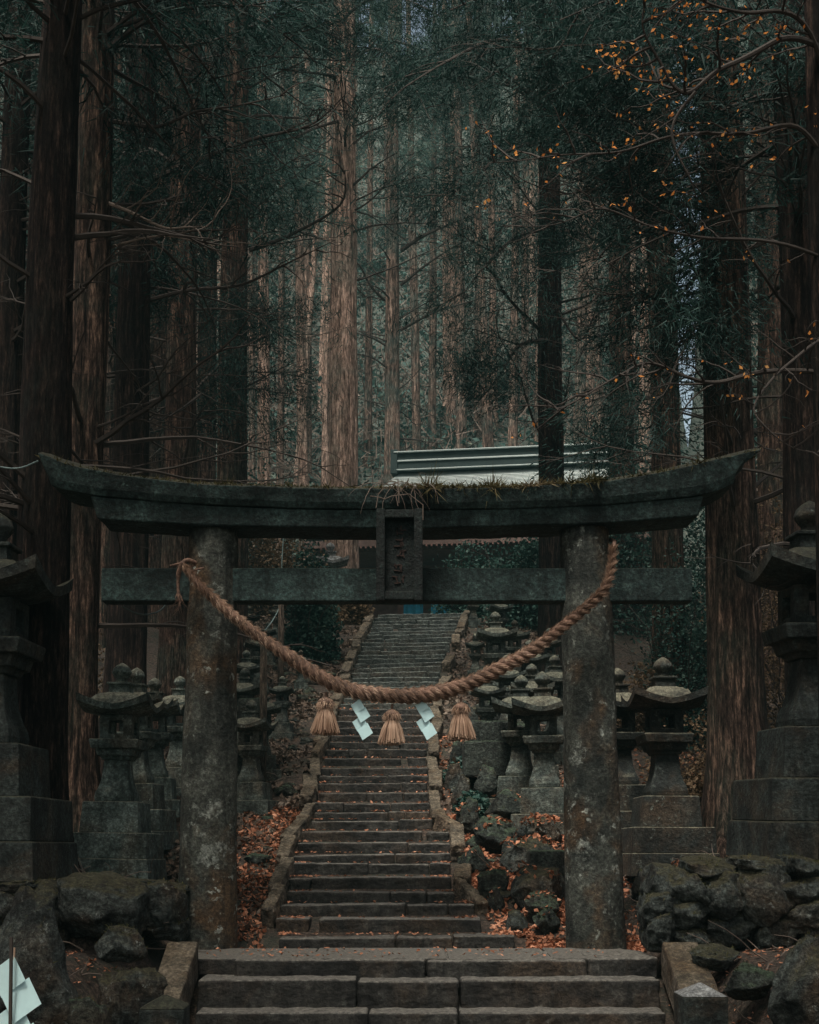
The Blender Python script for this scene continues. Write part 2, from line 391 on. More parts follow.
front = empty('lower_staircase', (0, 12, -.5), 0, 'wide low flight of stone steps in front of the gate', 'staircase')
for Y, z, L, Rr, rise, cuts in ((12.62, .0, 236, 655, .16, (.15, 1.6)), (12.28, -.15, 200, 657, .20, (-.46,.44)), (11.95, -.385, 198, 662, .25, (-.35,.42)), (11.45, -.60, 195, 668, .25, (.8,)), (10.9, -.80, 190, 672, .25, (-.5,))):
    xl = (L-409.5)*Y/F; xr = (Rr-409.5)*Y/F
    xs_ = [xl] + [c_ for c_ in cuts] + [xr]
    b = MB()
    for a, c_ in zip(xs_, xs_[1:]):
        b.box(((a+c_)/2, Y+.45+random.uniform(-.015, .015), z-rise/2-.05+random.uniform(-.012, .012)), (c_-a-.015, .9, rise+.1), ry=random.uniform(-.005, .005))
    o = b.obj('step', M['step'], None, bevel=.024, seg=3, sub=5, disp=.035, dsc=.16); o.parent = front; o.location = (0, -12, .5)
# landing slab between the two flights
b = MB()
for a, c_ in ((-2.1, -.9), (-.9, .35), (.35, 1.3), (1.3, 2.1)):
    b.box(((a+c_)/2, 13.3, -.075+random.uniform(-.004, .004)), (c_-a-.012, 1.15, .15))
b.obj('paving_slab', M['step'], None, bevel=.015); o = bpy.context.scene.objects['paving_slab']; o.parent = front; o.location = (0, -12, .5)
for s, (x0, x1) in ((-1, (171, 201)), (1, (656, 692))):
    b = MB(); A = at((x0+x1)/2, 942, 12.75); w = (x1-x0)*12.5/F
    P1 = Vector(((((x0+x1)/2)-409.5)/F*12.75, 12.75, .10)); P2 = Vector((P1.x + (.02 if s > 0 else .02), 11.05, -.62))
    d = P1-P2
    b.box((P1+P2)/2 - Vector((0, 0, .1)), (w, d.length, .34), rx=math.atan2(d.z, d.y))
    o = b.obj('cheek_stone', M['kerb'], None, bevel=.02, sub=3, disp=.03, dsc=.2); o.parent = front; o.location = (0, -12, .5)

for px, top, lab in ((165, 995, 'square stone post with low pyramid top left of the lower steps'), (700, 983, 'square stone post with pale pyramid top right of the lower steps')):
    Yp = 11.15; p = at(px, top, Yp); w = 44*Yp/F
    t = empty('stone_post', (p.x, Yp, -.75), R(2), lab, 'stone post')
    hh = p.z + .75 - .09
    b = MB(); b.box((0, 0, hh/2), (w, w, hh)); b.obj('post_body', M['lantern_dark'], t, bevel=.015)
    b = MB(); b.box((0, 0, hh+.045+.001), (w*1.0, w*1.0, .09), top=(.08, .08)); b.obj('post_cap', M['post_cap'] if px > 400 else M['lantern_dark'], t, bevel=.006)

# ------------------------------------------------------------------ torii
D = 14.0
tor = empty('torii_gate', (0, D, 0), 0, 'large old stone gate with upcurved mossy lintel spanning the staircase', 'gate')
def tloc(o): o.parent = tor; o.location = (0, -D, 0); return o
def loft(sections, name, mat, smooth=False, **kw):
    b = MB(); n_ = len(sections[0])
    vs = [v for s_ in sections for v in s_]; fs = []
    for i in range(len(sections)-1):
        for k_ in range(n_):
            k2 = (k_+1) % n_; fs.append((i*n_+k_, (i+1)*n_+k_, (i+1)*n_+k2, i*n_+k2))
    fs.append(tuple(range(n_))); fs.append(tuple(range((len(sections)-1)*n_, len(sections)*n_))[::-1])
    b.add(vs, fs); return b.obj(name, mat, None, smooth=smooth, **kw)
def interp(tab, x):
    for (x0, y0), (x1, y1) in zip(tab, tab[1:]):
        if x0 <= x <= x1:
            t = (x-x0)/(x1-x0); return y0+(y1-y0)*t
    return tab[0][1] if x < tab[0][0] else tab[-1][1]
def smoothtab(tab, x):
    return sum(interp(tab, x+d)*w for d, w in ((-16, 1), (-8, 2), (0, 3), (8, 2), (16, 1)))/9
KT = [(30, 445), (52, 454), (75, 462), (125, 472), (200, 480), (300, 484), (400, 485), (510, 484), (610, 477), (660, 468), (710, 457), (768, 443)]
KB = [(30, 482), (60, 488), (90, 494), (200, 503), (300, 507), (400, 508), (510, 507), (610, 503), (705, 494), (735, 484), (765, 470)]
SB = [(80, 515), (95, 517), (200, 523), (375, 526), (422, 526), (610, 521), (705, 513), (720, 512)]
Yf = 13.60; Yb = 14.40
def X_(px, Y): return (px-409.5)*Y/F
def Z_(py, Y): return at(409.5, py, Y).z
sec = []
for px in np.linspace(39, 761, 64):
    t0 = (px-40)/(757-40)
    zt = Z_(smoothtab(KT, px), Yf); zb = Z_(smoothtab(KB, px), Yf)
    # slanted ends: the top overhangs the bottom
    def xx(z_, px=px):
        k_ = (z_-zb)/(zt-zb); sh = 0
        if px < 60: sh = (1-k_)*11*(60-px)/20
        if px > 735: sh = -(1-k_)*22*(px-735)/22
        return at(px+sh, smoothtab(KT, px)*k_ + smoothtab(KB, px)*(1-k_), Yf).x
    ze = (zt-zb)
    sec.append([(xx(zb), Yf+.05, zb), (xx(zb+ze*.2), Yf+.01, zb+ze*.25), (xx(zt), Yf-.03, zt-.05), (xx(zt), Yf+.10, zt), (xx(zt), D, zt+.07), (xx(zt), Yb-.10, zt), (xx(zt), Yb+.03, zt-.05), (xx(zb), Yb-.05, zb)])
kas = tloc(loft(sec, 'top_lintel', M['torii_beam'], bevel=.012, seg=2, sub=1, disp=.035, dsc=.25))
sec = []
for px in np.linspace(88, 706, 48):
    zt = Z_(smoothtab(KB, px), Yf)-.004; zb = Z_(smoothtab(SB, px), Yf)
    e = 0
    def xx(k_, px=px):
        s_ = 0
        if px < 100: s_ = 7*(1-k_)*(100-px)/12
        if px > 694: s_ = -5*(1-k_)*(px-694)/12
        return at(px+s_, 515, Yf).x
    sec.append([(xx(0), Yf+.10, zb), (xx(1), Yf+.07, zt), (xx(1), Yb-.07, zt), (xx(0), Yb-.10, zb)])
shi = tloc(loft(sec, 'lower_lintel', M['torii_beam'], bevel=.015, seg=2, sub=1, disp=.025, dsc=.25))
b = MB(); x0 = at(101, 585, 13.88).x; x1 = at(692, 585, 13.88).x; zt = Z_(568, 13.88); zb = Z_(601, 13.88)
b.box(((x0+x1)/2, D, (zt+zb)/2), (x1-x0, .24, zt-zb))
tloc(b.obj('tie_beam', M['torii_beam'], None, bevel=.012, seg=2, sub=4, disp=.02, dsc=.3))
for (xt, wt, xb, wb) in ((214, 48, 206.5, 61), (584, 48, 596, 61)):
    sec = []; nseg = 40; m_ = 28
    for i in range(m_+1):
        t0 = i/m_; z = -.35 + t0*(Z_(523, 13.72)+.35)
        tt = max(0, z)/Z_(522, D)
        r = (wb + (wt-wb)*(tt**.8))/2*D/F
        cx = at(xb + (xt-xb)*tt, 945-417*tt, D).x
        rr = [r*(1+.05*mnoise.noise(Vector((cx*3+math.cos(a)*1.1, math.sin(a)*1.1, z*1.3))) + .022*mnoise.noise(Vector((math.cos(a)*5, cx+math.sin(a)*5, z*5)))) for a in np.linspace(0, 2*math.pi, nseg, endpoint=False)]
        sec.append([(cx+math.cos(a)*q, D+math.sin(a)*q, z) for a, q in zip(np.linspace(0, 2*math.pi, nseg, endpoint=False), rr)])
    tloc(loft(sec, 'pillar', M['pillar'], smooth=True))
# name plaque
b = MB(); pz0, pz1 = Z_(601, 13.5), Z_(511, 13.5); pc = at(399.5, 555, 13.5).x; pw = 47*13.5/F
b.box((pc, 13.60, (pz0+pz1)/2), (pw-.02, .16, pz1-pz0-.02))
pl = tloc(b.obj('name_plaque', M['plaque'], None, bevel=.01))
b = MB(); fw = .085
b.box((pc-pw/2+fw/2, 13.52, (pz0+pz1)/2), (fw, .20, pz1-pz0+.02)); b.box((pc+pw/2-fw/2, 13.52, (pz0+pz1)/2), (fw, .20, pz1-pz0+.02))
b.box((pc, 13.52, pz0+fw/2), (pw-2*fw-.004, .19, fw)); b.box((pc, 13.52, pz1-fw/2), (pw-2*fw-.004, .19, fw))
fr = b.obj('plaque_frame', M['plaque'], pl, bevel=.012)
b = MB()       # worn, unreadable carved characters: short strokes in a column
rr = random.Random(3)
for i in range(5):
    zc = pz1-.19-i*.125
    for j in range(5):
        if j % 2: b.box((pc+rr.uniform(-.05, .05), 13.515, zc+rr.uniform(-.04, .04)), (.075*rr.uniform(.6, 1), .012, .011), ry=rr.uniform(-.15, .15))
        else: b.box((pc+rr.uniform(-.045, .045), 13.515, zc+rr.uniform(-.02, .02)), (.011, .012, .075*rr.uniform(.5, 1)), ry=rr.uniform(-.5, .5))
b.obj('worn_characters', M['glyph'], pl)

def blades(P0, Dr, L, Wd):
    """thin triangles: P0 (n,3) start, Dr (n,3) unit direction, L (n), Wd (n)"""
    n_ = len(P0)
    r = rng.normal(size=(n_, 3)); s = np.cross(Dr, r); s /= np.linalg.norm(s, axis=1)[:, None]+1e-9
    a = P0 + s*Wd[:, None]; c_ = P0 - s*Wd[:, None]; t = P0 + Dr*L[:, None]
    V = np.stack([a, c_, t], 1).reshape(-1, 3)
    return V, np.arange(n_*3).reshape(-1, 3)
def unit(a): return a/(np.linalg.norm(a, axis=1)[:, None]+1e-9)
# moss and grass along the top of the lintel
n_ = 11000; px = rng.uniform(45, 752, n_); px = np.where(rng.random(n_) < .35, rng.uniform(380, 600, n_), px)
P0 = np.array([(at(p, 480, 14).x, rng.uniform(Yf-.03, Yf+.4), Z_(smoothtab(KT, p), Yf)) for p in px]); P0[:, 2] -= .03
Dr = unit(rng.normal(size=(n_, 3))*.7 + np.array([0, -.35, .35])); 
grassy = ((px > 400) & (px < 600)).astype(float)
cl_ = np.array([max(0, mnoise.noise(Vector((p*.05, 0, 0)))) for p in px]); Ls = rng.uniform(.02, .06, n_)*(1+grassy*rng.random(n_)*1.8)*(1+3.0*cl_)
Dr[grassy > 0] = unit(Dr[grassy > 0] + np.array([0, -.2, -.35]))
V, Fc = blades(P0, Dr, Ls, np.full(n_, .007))
tloc(link('moss', mesh_np('moss', V, Fc), M['moss']))
b = MB()
for i in range(16):
    p = at(random.uniform(375, 425), 484, 13.6); pts = [p]
    d = Vector((random.uniform(-1, 1), -.25, random.uniform(-.3, .6))).normalized()
    for j in range(8):
        d = (d + Vector((random.uniform(-.3, .3), 0, -.22))).normalized(); pts.append(pts[-1]+d*.05)
    b.tube(pts, [.005-.0005*j for j in range(9)], 4)
for pts in ([(376, 508), (378, 495), (386, 484), (392, 480), (398, 479), (399, 503)], [(370, 496), (378, 497), (385, 499), (392, 496), (409, 494), (423, 505), (423, 520)], [(409, 478), (403, 488), (396, 496), (398, 506)]):
    b.tube([at(x, y, 13.42) for x, y in pts], .005, 4)
tloc(b.obj('dry_vine', M['twig_pale'], None))

# ------------------------------------------------------------------ sacred rope, tassels, paper
RP = [(181, 563), (190, 573), (203, 588), (222, 606), (250, 629), (290, 657), (325, 679), (355, 691), (385, 695), (410, 696), (440, 692), (470, 683), (500, 668), (530, 652), (562, 627), (588, 606), (605, 588), (611, 570), (613, 549)]
Yr = 13.50
def catmull(P, m_):
    P = [Vector(p) for p in P]; out = []
    for i in range(len(P)-1):
        p0, p1, p2, p3 = P[max(i-1, 0)], P[i], P[i+1], P[min(i+2, len(P)-1)]
        for j in range(m_):
            t = j/m_
            out.append(.5*((2*p1)+(p2-p0)*t+(2*p0-5*p1+4*p2-p3)*t*t+(3*p1-p0-3*p2+p3)*t**3))
    out.append(P[-1]); return out
ctr = []
for i, (x, y) in enumerate(RP):
    Yy = 13.58 if i in (0, len(RP)-1) else (13.56 if i in (1, len(RP)-2) else 13.50)
    ctr.append(at(x, y, Yy))
path = catmull(ctr, 14)
rope = empty('straw_rope', path[len(path)//2], 0, 'thick twisted straw rope sagging between the two gate pillars', 'rope')
Lr = [0]
for a, c_ in zip(path, path[1:]): Lr.append(Lr[-1]+(c_-a).length)
tot = Lr[-1]
fib_p = []; fib_d = []
for s_ in range(3):
    pts = []; rad = []
    for i, p in enumerate(path):
        t = Lr[i]/tot; th = (.011+.028*math.sin(math.pi*min(1, max(0, t)))**.8)*(1+.12*mnoise.noise(Vector((Lr[i]*2.2, 4, 1))))
        tan = (path[min(i+1, len(path)-1)]-path[max(i-1, 0)]).normalized()
        n1_ = tan.cross(Vector((0, 1, 0))).normalized(); n2_ = tan.cross(n1_)
        an = 2*math.pi*(s_/3) + Lr[i]*2*math.pi/.26
        pts.append(p + (n1_*math.cos(an)+n2_*math.sin(an))*th*.95); rad.append(th*(1.02+.22*mnoise.noise(Vector((Lr[i]*6, s_*7, 0)))))
        tw = (tan*.8 + (-n1_*math.sin(an)+n2_*math.cos(an))*.55).normalized()
        for q in range(30):
            a2 = random.uniform(0, 6.28); off = (n1_*math.cos(a2)+n2_*math.sin(a2))
            fib_p.append(tuple(pts[-1]+off*rad[-1]*.97)); fib_d.append(tuple(tw + off*random.uniform(.0, .13)*(4 if random.random() < .04 else 1)+Vector([random.gauss(0, .07) for _ in range(3)])))
    b = MB(); b.tube(pts, rad, 12); o = b.obj('strand', M['rope'], None, smooth=True); o.parent = rope; o.location = -rope.location
n_ = len(fib_p)
V, Fc = blades(np.array(fib_p), unit(np.array(fib_d)), rng.uniform(.03, .09, n_), rng.uniform(.0015, .004, n_))
M['fibre'] = leaf_mat('rope_fibre', (.10, .055, .038), (.34, .22, .15), .1, (.72, .54, .41))
o = link('fibres', mesh_np('fibres', V, Fc), M['fibre']); o.parent = rope; o.location = -rope.location
b = MB()      # loose tail tied round the left pillar
b.tube(catmull([at(183, 562, 13.56), at(179, 572, 13.6), at(178, 585, 13.62), at(179, 602, 13.62)], 5), [.024]*8+[.016]*8, 8)
b.tube(catmull([at(182, 564, 13.58), at(187, 560, 13.6), at(196, 563, 13.66)], 5), .022, 8)
b.tube(catmull([at(613, 553, 13.58), at(614, 546, 13.68), at(614, 541, 13.9), at(608, 540, 14.2)], 5), .022, 8)
for q in range(3):
    b.tube([at(170+q*12, 566+q*2, 13.68-.03*q), at(186+q*9, 562+3*q, 13.66)], .012, 6)
for q in range(22):
    p = at(random.uniform(177, 181), random.uniform(588, 604), 13.62); b.tube([p, p+Vector((random.gauss(0, .02), random.gauss(0, .02), -.07)), p+Vector((random.gauss(0, .04), random.gauss(0, .03), -.14))], [.004, .003, .002], 4)
o = b.obj('rope_end', M['rope'], None, smooth=True); o.parent = rope; o.location = -rope.location

def tassel(px, ytop, ybot, label, lean=0):
    A = at(px, ytop, 13.5); B = at(px, ybot, 13.5); h = A.z-B.z
    t = empty('straw_tassel', A, 0, label, 'tassel', 'straw tassels hanging from the rope')
    b = MB(); prof_ = [(0.0, .020), (-.05, .045), (-.12, .080), (-.20, .085), (-.27, .062), (-.32, .055)]
    n_ = 16
    for i, (z, r) in enumerate(prof_):
        for k_ in range(n_):
            a = 2*math.pi*k_/n_; b.v.append((math.cos(a)*r*h/.36, math.sin(a)*r*h/.36, z*h))
    for i in range(len(prof_)-1):
        for k_ in range(n_): b.f.append((i*n_+k_, i*n_+(k_+1) % n_, (i+1)*n_+(k_+1) % n_, (i+1)*n_+k_))
    b.obj('knot', M['rope'], t, smooth=True)
    b = MB(); b.tube([(math.cos(a)*.062*h/.36, math.sin(a)*.062*h/.36, -.30*h) for a in np.linspace(0, 2*math.pi, 17)], .012, 6); b.obj('binding_cord', M['rope'], t, smooth=True)
    b = MB(); b.tube([(0, 0, 0), (.003, 0, .05)], .012, 6); b.obj('hanging_cord', M['rope'], t)
    b = MB()
    for i in range(260):
        a = random.uniform(0, 6.283); r0 = random.uniform(.02, .058)*h/.36; f = random.random()**.5
        r1 = f*.150*h/.36; zb = -h*(1.0+random.uniform(-.10, .05)) - .02*(1-f)
        p0 = Vector((math.cos(a)*r0, math.sin(a)*r0, -.28*h)); p2 = Vector((math.cos(a)*r1+lean*.03, math.sin(a)*r1, zb))
        p1 = p0.lerp(p2, .45) + Vector((math.cos(a), math.sin(a), 0))*.012
        b.tube([p0, p1, p2], [.005, .0055, .0045], 4, True)
    b.obj('straw_skirt', M['straw'], t)
    n_ = 500; a = rng.uniform(0, 6.283, n_); z0 = rng.uniform(-.3, -.02, n_); r = .08*h/.36*np.sin(np.clip((-z0)/.33, 0, 1)*math.pi)**.6
    P0 = np.stack([np.cos(a)*r, np.sin(a)*r, z0*h], 1); Dr = unit(np.stack([np.cos(a)*.4, np.sin(a)*.4, -np.ones(n_)], 1)+rng.normal(size=(n_, 3))*.15)
    V, Fc = blades(P0, Dr, rng.uniform(.03, .08, n_), np.full(n_, .003)); link('loose_straw', mesh_np('loose_straw', V, Fc), M['straw'], t)
tassel(325.5, 697, 733, 'straw tassel hanging left of the white paper streamers', 0)
tassel(392, 709, 743, 'straw tassel hanging between the two white paper streamers', -.3)
tassel(461, 702, 738, 'straw tassel hanging right of the white paper streamers', .2)
def shide(px, py, Yd, s, n_, label, rz=0, group=None, tilt=0, widths=None):
    A = at(px, py, Yd)
    n_ = 4
    t = empty('paper_streamer', A, rz, label, 'paper streamer', group)
    x = 0; z = 0
    for i in range(n_):
        w = s*(1+.05*i); dx = s*.22*(1 if i % 2 else -1) + s*.10*i
        cz = -s*.45 - i*s*.84; a = R(36)
        b = MB(); pts = []
        c = Vector((dx, -.004*i*(1 if i % 2 else -1), cz))
        u = Vector((math.cos(a), .12*(1 if i % 2 else -1), math.sin(a)))*w*.55; v = Vector((-math.sin(a)*.75, .1, math.cos(a)))*w*.55
        sq = [c-u-v, c+u-v, c+u+v, c-u+v]
        off = Vector((0, .0015, 0))
        b.add([p_-off for p_ in sq]+[p_+off for p_ in sq], [(0, 1, 2, 3), (7, 6, 5, 4), (0, 4, 5, 1), (1, 5, 6, 2), (2, 6, 7, 3), (3, 7, 4, 0)])
        b.obj('paper_fold', M['paper'], t)
    b = MB(); b.tube([(0, 0, .06), (0, 0, -s*.3)], .004, 5); b.obj('string', M['straw'], t)
    return t
shide(360, 702, 13.5, .098, 4, 'white zigzag paper streamer between left and middle straw tassels', group='white paper streamers on the rope')
shide(424, 702, 13.5, .098, 4, 'white zigzag paper streamer between middle and right straw tassels', group='white paper streamers on the rope')

# ------------------------------------------------------------------ stone lantern
def loftz(prof_, name, mat, parent, shape='sq', n_=24, smooth=False, bevel=.008, seed=0):
    """prof_: (z, half width); square or round"""
    b = MB()
    ang = [math.pi/4+math.pi/2*k for k in range(4)] if shape == 'sq' else list(np.linspace(0, 2*math.pi, n_, endpoint=False))
    m_ = len(ang); f = math.sqrt(2) if shape == 'sq' else 1
    for z, r in prof_:
        for a in ang: b.v.append((math.cos(a)*r*f, math.sin(a)*r*f, z))
    for i in range(len(prof_)-1):
        for k_ in range(m_): b.f.append((i*m_+k_, i*m_+(k_+1) % m_, (i+1)*m_+(k_+1) % m_, (i+1)*m_+k_))
    b.f.append(tuple(range(m_))[::-1]); b.f.append(tuple((len(prof_)-1)*m_+k_ for k_ in range(m_)))
    return b.obj(name, mat, parent, smooth=smooth, bevel=bevel if shape == 'sq' else 0)
def make_lantern(mat, name='stone_lantern', bases=3):
    t = empty(name)
    z = 0
    hs = [(.25, .49, .47), (.28, .45, .44), (.34, .325, .305)]
    if bases < 3: hs = hs[3-bases:]
    for h, w0, w1 in hs:
        loftz([(z, w0), (z+h-.01, w1), (z+h-.002, w1-.01)], 'base_slab', mat, t, bevel=.018); z += h
    # shaft: round-shouldered foot, concave waist
    o = loftz([(z, .200), (z+.05, .207), (z+.10, .198), (z+.16, .172), (z+.24, .150), (z+.34, .137), (z+.46, .130)], 'shaft', mat, t, bevel=.01); z += .46
    loftz([(z, .15), (z+.04, .17), (z+.045, .195), (z+.12, .215), (z+.125, .255), (z+.21, .275), (z+.225, .268)], 'platform', mat, t, bevel=.008); z += .225
    # light chamber with openings on four sides: corner pillars, sill and lintel
    b = MB(); w = .180; hh = .27; cw = .10
    for sx_ in (-1, 1):
        for sy in (-1, 1): b.box((sx_*(w-cw/2), sy*(w-cw/2), z+hh/2), (cw, cw, hh))
    b.box((0, 0, z+.03), (2*w-.004, 2*w-.004, .06)); b.box((0, 0, z+hh-.03), (2*w-.004, 2*w-.004, .06))
    b.obj('light_chamber', mat, t, bevel=.006); z += hh
    # roof: square, upswept corners, domed middle
    nx = 17; b = MB(); e = .405
    def top(u, v):
        m1 = max(abs(u), abs(v)); r2 = math.hypot(u, v)
        dome = .20*max(0, 1-(m1/.70)**2.6)**.6 if m1 < .70 else 0
        return z + .06 + dome + .02*(1-m1) + .175*(max(0, m1-.25)/.75)**2*(.25+.75*(abs(u*v)/max(m1*m1, 1e-6))**1.5)
    def bot(u, v):
        m1 = max(abs(u), abs(v))
        return z + .0 + .150*(max(0, m1-.35)/.65)**1.6*(.28+.70*(abs(u*v)/max(m1*m1, 1e-6))**1.5)
    us = [math.copysign(abs(q)**.85, q) for q in np.linspace(-1, 1, nx)]
    for fn in (top, bot):
        for v in us:
            for u in us: b.v.append((u*e*(1 if fn is top else .985), v*e*(1 if fn is top else .985), fn(u, v)))
    for j in range(nx-1):
        for i in range(nx-1):
            a = j*nx+i; b.f.append((a, a+1, a+1+nx, a+nx)); a += nx*nx; b.f.append((a+nx, a+1+nx, a+1, a))
    o_ = nx*nx
    for i in range(nx-1):
        b.f.append((i+1, i, o_+i, o_+i+1)); a = (nx-1)*nx+i; b.f.append((a, a+1, o_+a+1, o_+a))
        a = i*nx; b.f.append((a, a+nx, o_+a+nx, o_+a)); a = i*nx+nx-1; b.f.append((a+nx, a, o_+a, o_+a+nx))
    ro = b.obj('roof', mat, t, smooth=True)
    ed = ro.modifiers.new('edge', 'EDGE_SPLIT'); ed.split_angle = R(50)
    z += .26
    loftz([(z-.02, .115), (z+.085, .11), (z+.09, .135), (z+.115, .135)], 'neck', mat, t, bevel=.006); z += .115
    loftz([(z, .060), (z+.02, .070), (z+.045, .062), (z+.07, .085), (z+.11, .108), (z+.125, .110), (z+.135, .104), (z+.17, .092), (z+.20, .058), (z+.225, .018), (z+.23, .005)], 'finial', mat, t, shape='round', smooth=True); z += .225
    return t, z
lan, LH = make_lantern(M['lantern']); lan_dark, _ = make_lantern(M['lantern_dark']); lan_teal, _ = make_lantern(M['lantern_teal']); lan_mid, _ = make_lantern(M['lantern_mid'])
lan_small, LH2 = make_lantern(M['lantern'], bases=2); lan_pale, _ = make_lantern(M['post_cap'], bases=2)
used = set()
def put_lantern(px, ybase, Yd, ytop, label, proto=None, rz=0, group=None, sink=.0, basez=None):
    p = at(px, ybase, Yd) if basez is None else Vector((X_(px, Yd), Yd, basez))
    h = LH2 if proto in (lan_small, lan_pale) else LH
    s = (at(px, ytop, Yd).z - p.z)/h
    if proto.name in used: o = copy_tree(proto)
    else: o = proto; used.add(proto.name)
    o.location = p; o.rotation_euler = (R(random.uniform(-1, 1)), R(random.uniform(-1, 1)), R(rz)); o.scale = (s, s, s)
    tag(o, label, 'stone lantern', group); return o
G1 = 'stone lanterns lining the staircase'
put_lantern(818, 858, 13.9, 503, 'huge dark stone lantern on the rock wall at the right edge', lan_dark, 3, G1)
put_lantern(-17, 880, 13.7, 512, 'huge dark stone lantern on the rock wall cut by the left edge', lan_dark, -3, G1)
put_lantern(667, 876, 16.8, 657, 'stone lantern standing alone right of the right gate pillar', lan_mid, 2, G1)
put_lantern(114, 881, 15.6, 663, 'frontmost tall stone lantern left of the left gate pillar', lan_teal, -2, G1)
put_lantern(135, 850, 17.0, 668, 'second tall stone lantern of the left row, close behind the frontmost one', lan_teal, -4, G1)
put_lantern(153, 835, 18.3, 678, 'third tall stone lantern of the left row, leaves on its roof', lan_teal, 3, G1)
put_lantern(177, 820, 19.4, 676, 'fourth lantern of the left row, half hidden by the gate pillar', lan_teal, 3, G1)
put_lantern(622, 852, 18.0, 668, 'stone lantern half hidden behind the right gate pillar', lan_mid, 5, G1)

def ground_lantern(px, Yd, ytop, label, proto, rz, group, dz=-.05):
    x = X_(px, Yd); return put_lantern(px, 0, Yd, ytop, label, proto, rz, group, basez=hgt(x, Yd)+dz)
for o in (lan,):
    for c_ in list(o.children): bpy.data.objects.remove(c_)
    bpy.data.objects.remove(o)
G2 = 'smaller stone lanterns right of the staircase'
for px, Yd, yt, lab in ((520, 18.6, 675, 'small stone lantern right of the stairs, first left of the right pillar cluster'),
                        (545, 18.0, 672, 'small stone lantern against the right pillar, largest of its cluster'),
                        (533, 20.2, 664, 'small stone lantern behind the cluster by the right pillar'),
                        (556, 20.8, 655, 'small stone lantern in the back of the cluster touching the right pillar'),
                        (497, 23.6, 612, 'stone lantern high on the slope right of the upper flight'),
                        (487, 21.0, 672, 'low stone lantern beside the right kerb above the tassel'),
                        (515, 25.6, 620, 'mossy stone lantern higher on the right slope'),
                        (500, 28.5, 595, 'highest stone lantern right of the stair top'),
                        (508, 21.6, 655, 'mid slope stone lantern left of the cluster by the right pillar'),
                        (531, 23.0, 640, 'stone lantern on the right slope above the cluster'),
                        (551, 25.0, 628, 'stone lantern on the right slope beside the dark cedar'),
                        (476, 26.0, 634, 'little stone lantern just right of the upper flight'),
                        (474, 31.0, 588, 'little stone lantern at the right corner of the top step')):
    ground_lantern(px, Yd, yt, lab, lan_small, random.uniform(-12, 12), G2, -.15)
G3 = 'smaller stone lanterns left of the staircase'
for px, Yd, yt, lab in ((262, 20.0, 688, 'low stone lantern standing before the taller wooden post'),
                        (282, 22.0, 676, 'low stone lantern on the litter slope right of the taller wooden post'),
                        (252, 18.6, 700, 'nearest small stone lantern right of the left gate pillar'),
                        (300, 25.0, 650, 'little stone lantern between the mossy shrub and the left kerb'),
                        (246, 22.5, 650, 'small stone lantern just right of the left gate pillar'),
                        (256, 25.0, 630, 'small stone lantern behind the wooden post left of the stairs'),
                        (248, 28.0, 606, 'far stone lantern high on the left slope by the pillar'),
                        (243, 20.6, 668, 'lantern peeking out right of the left gate pillar, in front of the others'),
                        (266, 27.0, 622, 'slim stone lantern between the two wooden posts'),
                        (292, 32.0, 588, 'slim stone lantern above the mossy shrub'),
                        (274, 29.5, 604, 'far stone lantern between the wooden posts and the mossy shrub'),
                        (330, 34.0, 543, 'pale stone lantern near the top in front of the shrine eave')):
    ground_lantern(px, Yd, yt, lab, lan_pale if px == 330 else lan_small, random.uniform(-12, 12), G3, -.1)

# ------------------------------------------------------------------ rocks
def stair_edges(Yd):
    py = 832-((Yd-14)*SL-CZ)*F/Yd; L, Rr = lerp_table(TAB, min(949, max(609, py))); return X_(L, Yd), X_(Rr, Yd)
def rock_mesh(seed, blocky=.55, sub=4, dlo=.58, dhi=.95, amp=1.0):
    import bmesh
    rr_ = random.Random(seed+50); planes = [(Vector((rr_.gauss(0, 1), rr_.gauss(0, 1), rr_.gauss(0, 1))).normalized(), rr_.uniform(dlo, dhi)) for _ in range(24)]
    bm = bmesh.new(); bmesh.ops.create_cube(bm, size=2); bmesh.ops.subdivide_edges(bm, edges=bm.edges[:], cuts=15, use_grid_fill=True)
    for v in bm.verts:
        c = v.co.copy(); s = c.normalized()
        p = c.lerp(s*1.2, blocky)
        for nv, dd in planes:
            k_ = p.dot(nv)-dd
            if k_ > 0: p = p - nv*k_*.97
        q = Vector((seed*7.3, seed*3.1, seed))
        d = .16*mnoise.noise(p*.9+q) + .10*mnoise.noise(p*2.3+q) + .07*mnoise.noise(p*5+q) + .045*mnoise.noise(p*11+q) + .03*mnoise.noise(p*23+q)
        # chipped facets
        f = mnoise.cell(p*1.3+q)*.06
        v.co = p*(1+d*amp+f*.5)
    me = bpy.data.meshes.new('rock'); bm.to_mesh(me); bm.free()
    for p_ in me.polygons: p_.use_smooth = True
    return me
rocks = [rock_mesh(i, .35+.1*(i % 4)) for i in range(8)]
rocks_m = [r.copy() for r in rocks]
blocks = [rock_mesh(20+i, .16, 4, .88, 1.25, .75) for i in range(6)]
for r in blocks: r.materials.append(M['rock'])
for r in rocks: r.materials.append(M['rock'])
for r in rocks_m: r.materials.append(M['rock_moss'])
def rock(name, p, d, parent=None, moss=False, rot=None, seed=None):
    i = random.randrange(8) if seed is None else seed
    o = link(name, (rocks_m if moss else rocks)[i], None, parent)
    o.location = Vector(p) - (parent.location if parent else Vector()); o.scale = (d[0]/1.85, d[1]/1.85, d[2]/1.85)
    o.rotation_euler = rot or (random.uniform(-.15, .15), random.uniform(-.15, .15), random.uniform(-.3, .3)); return o
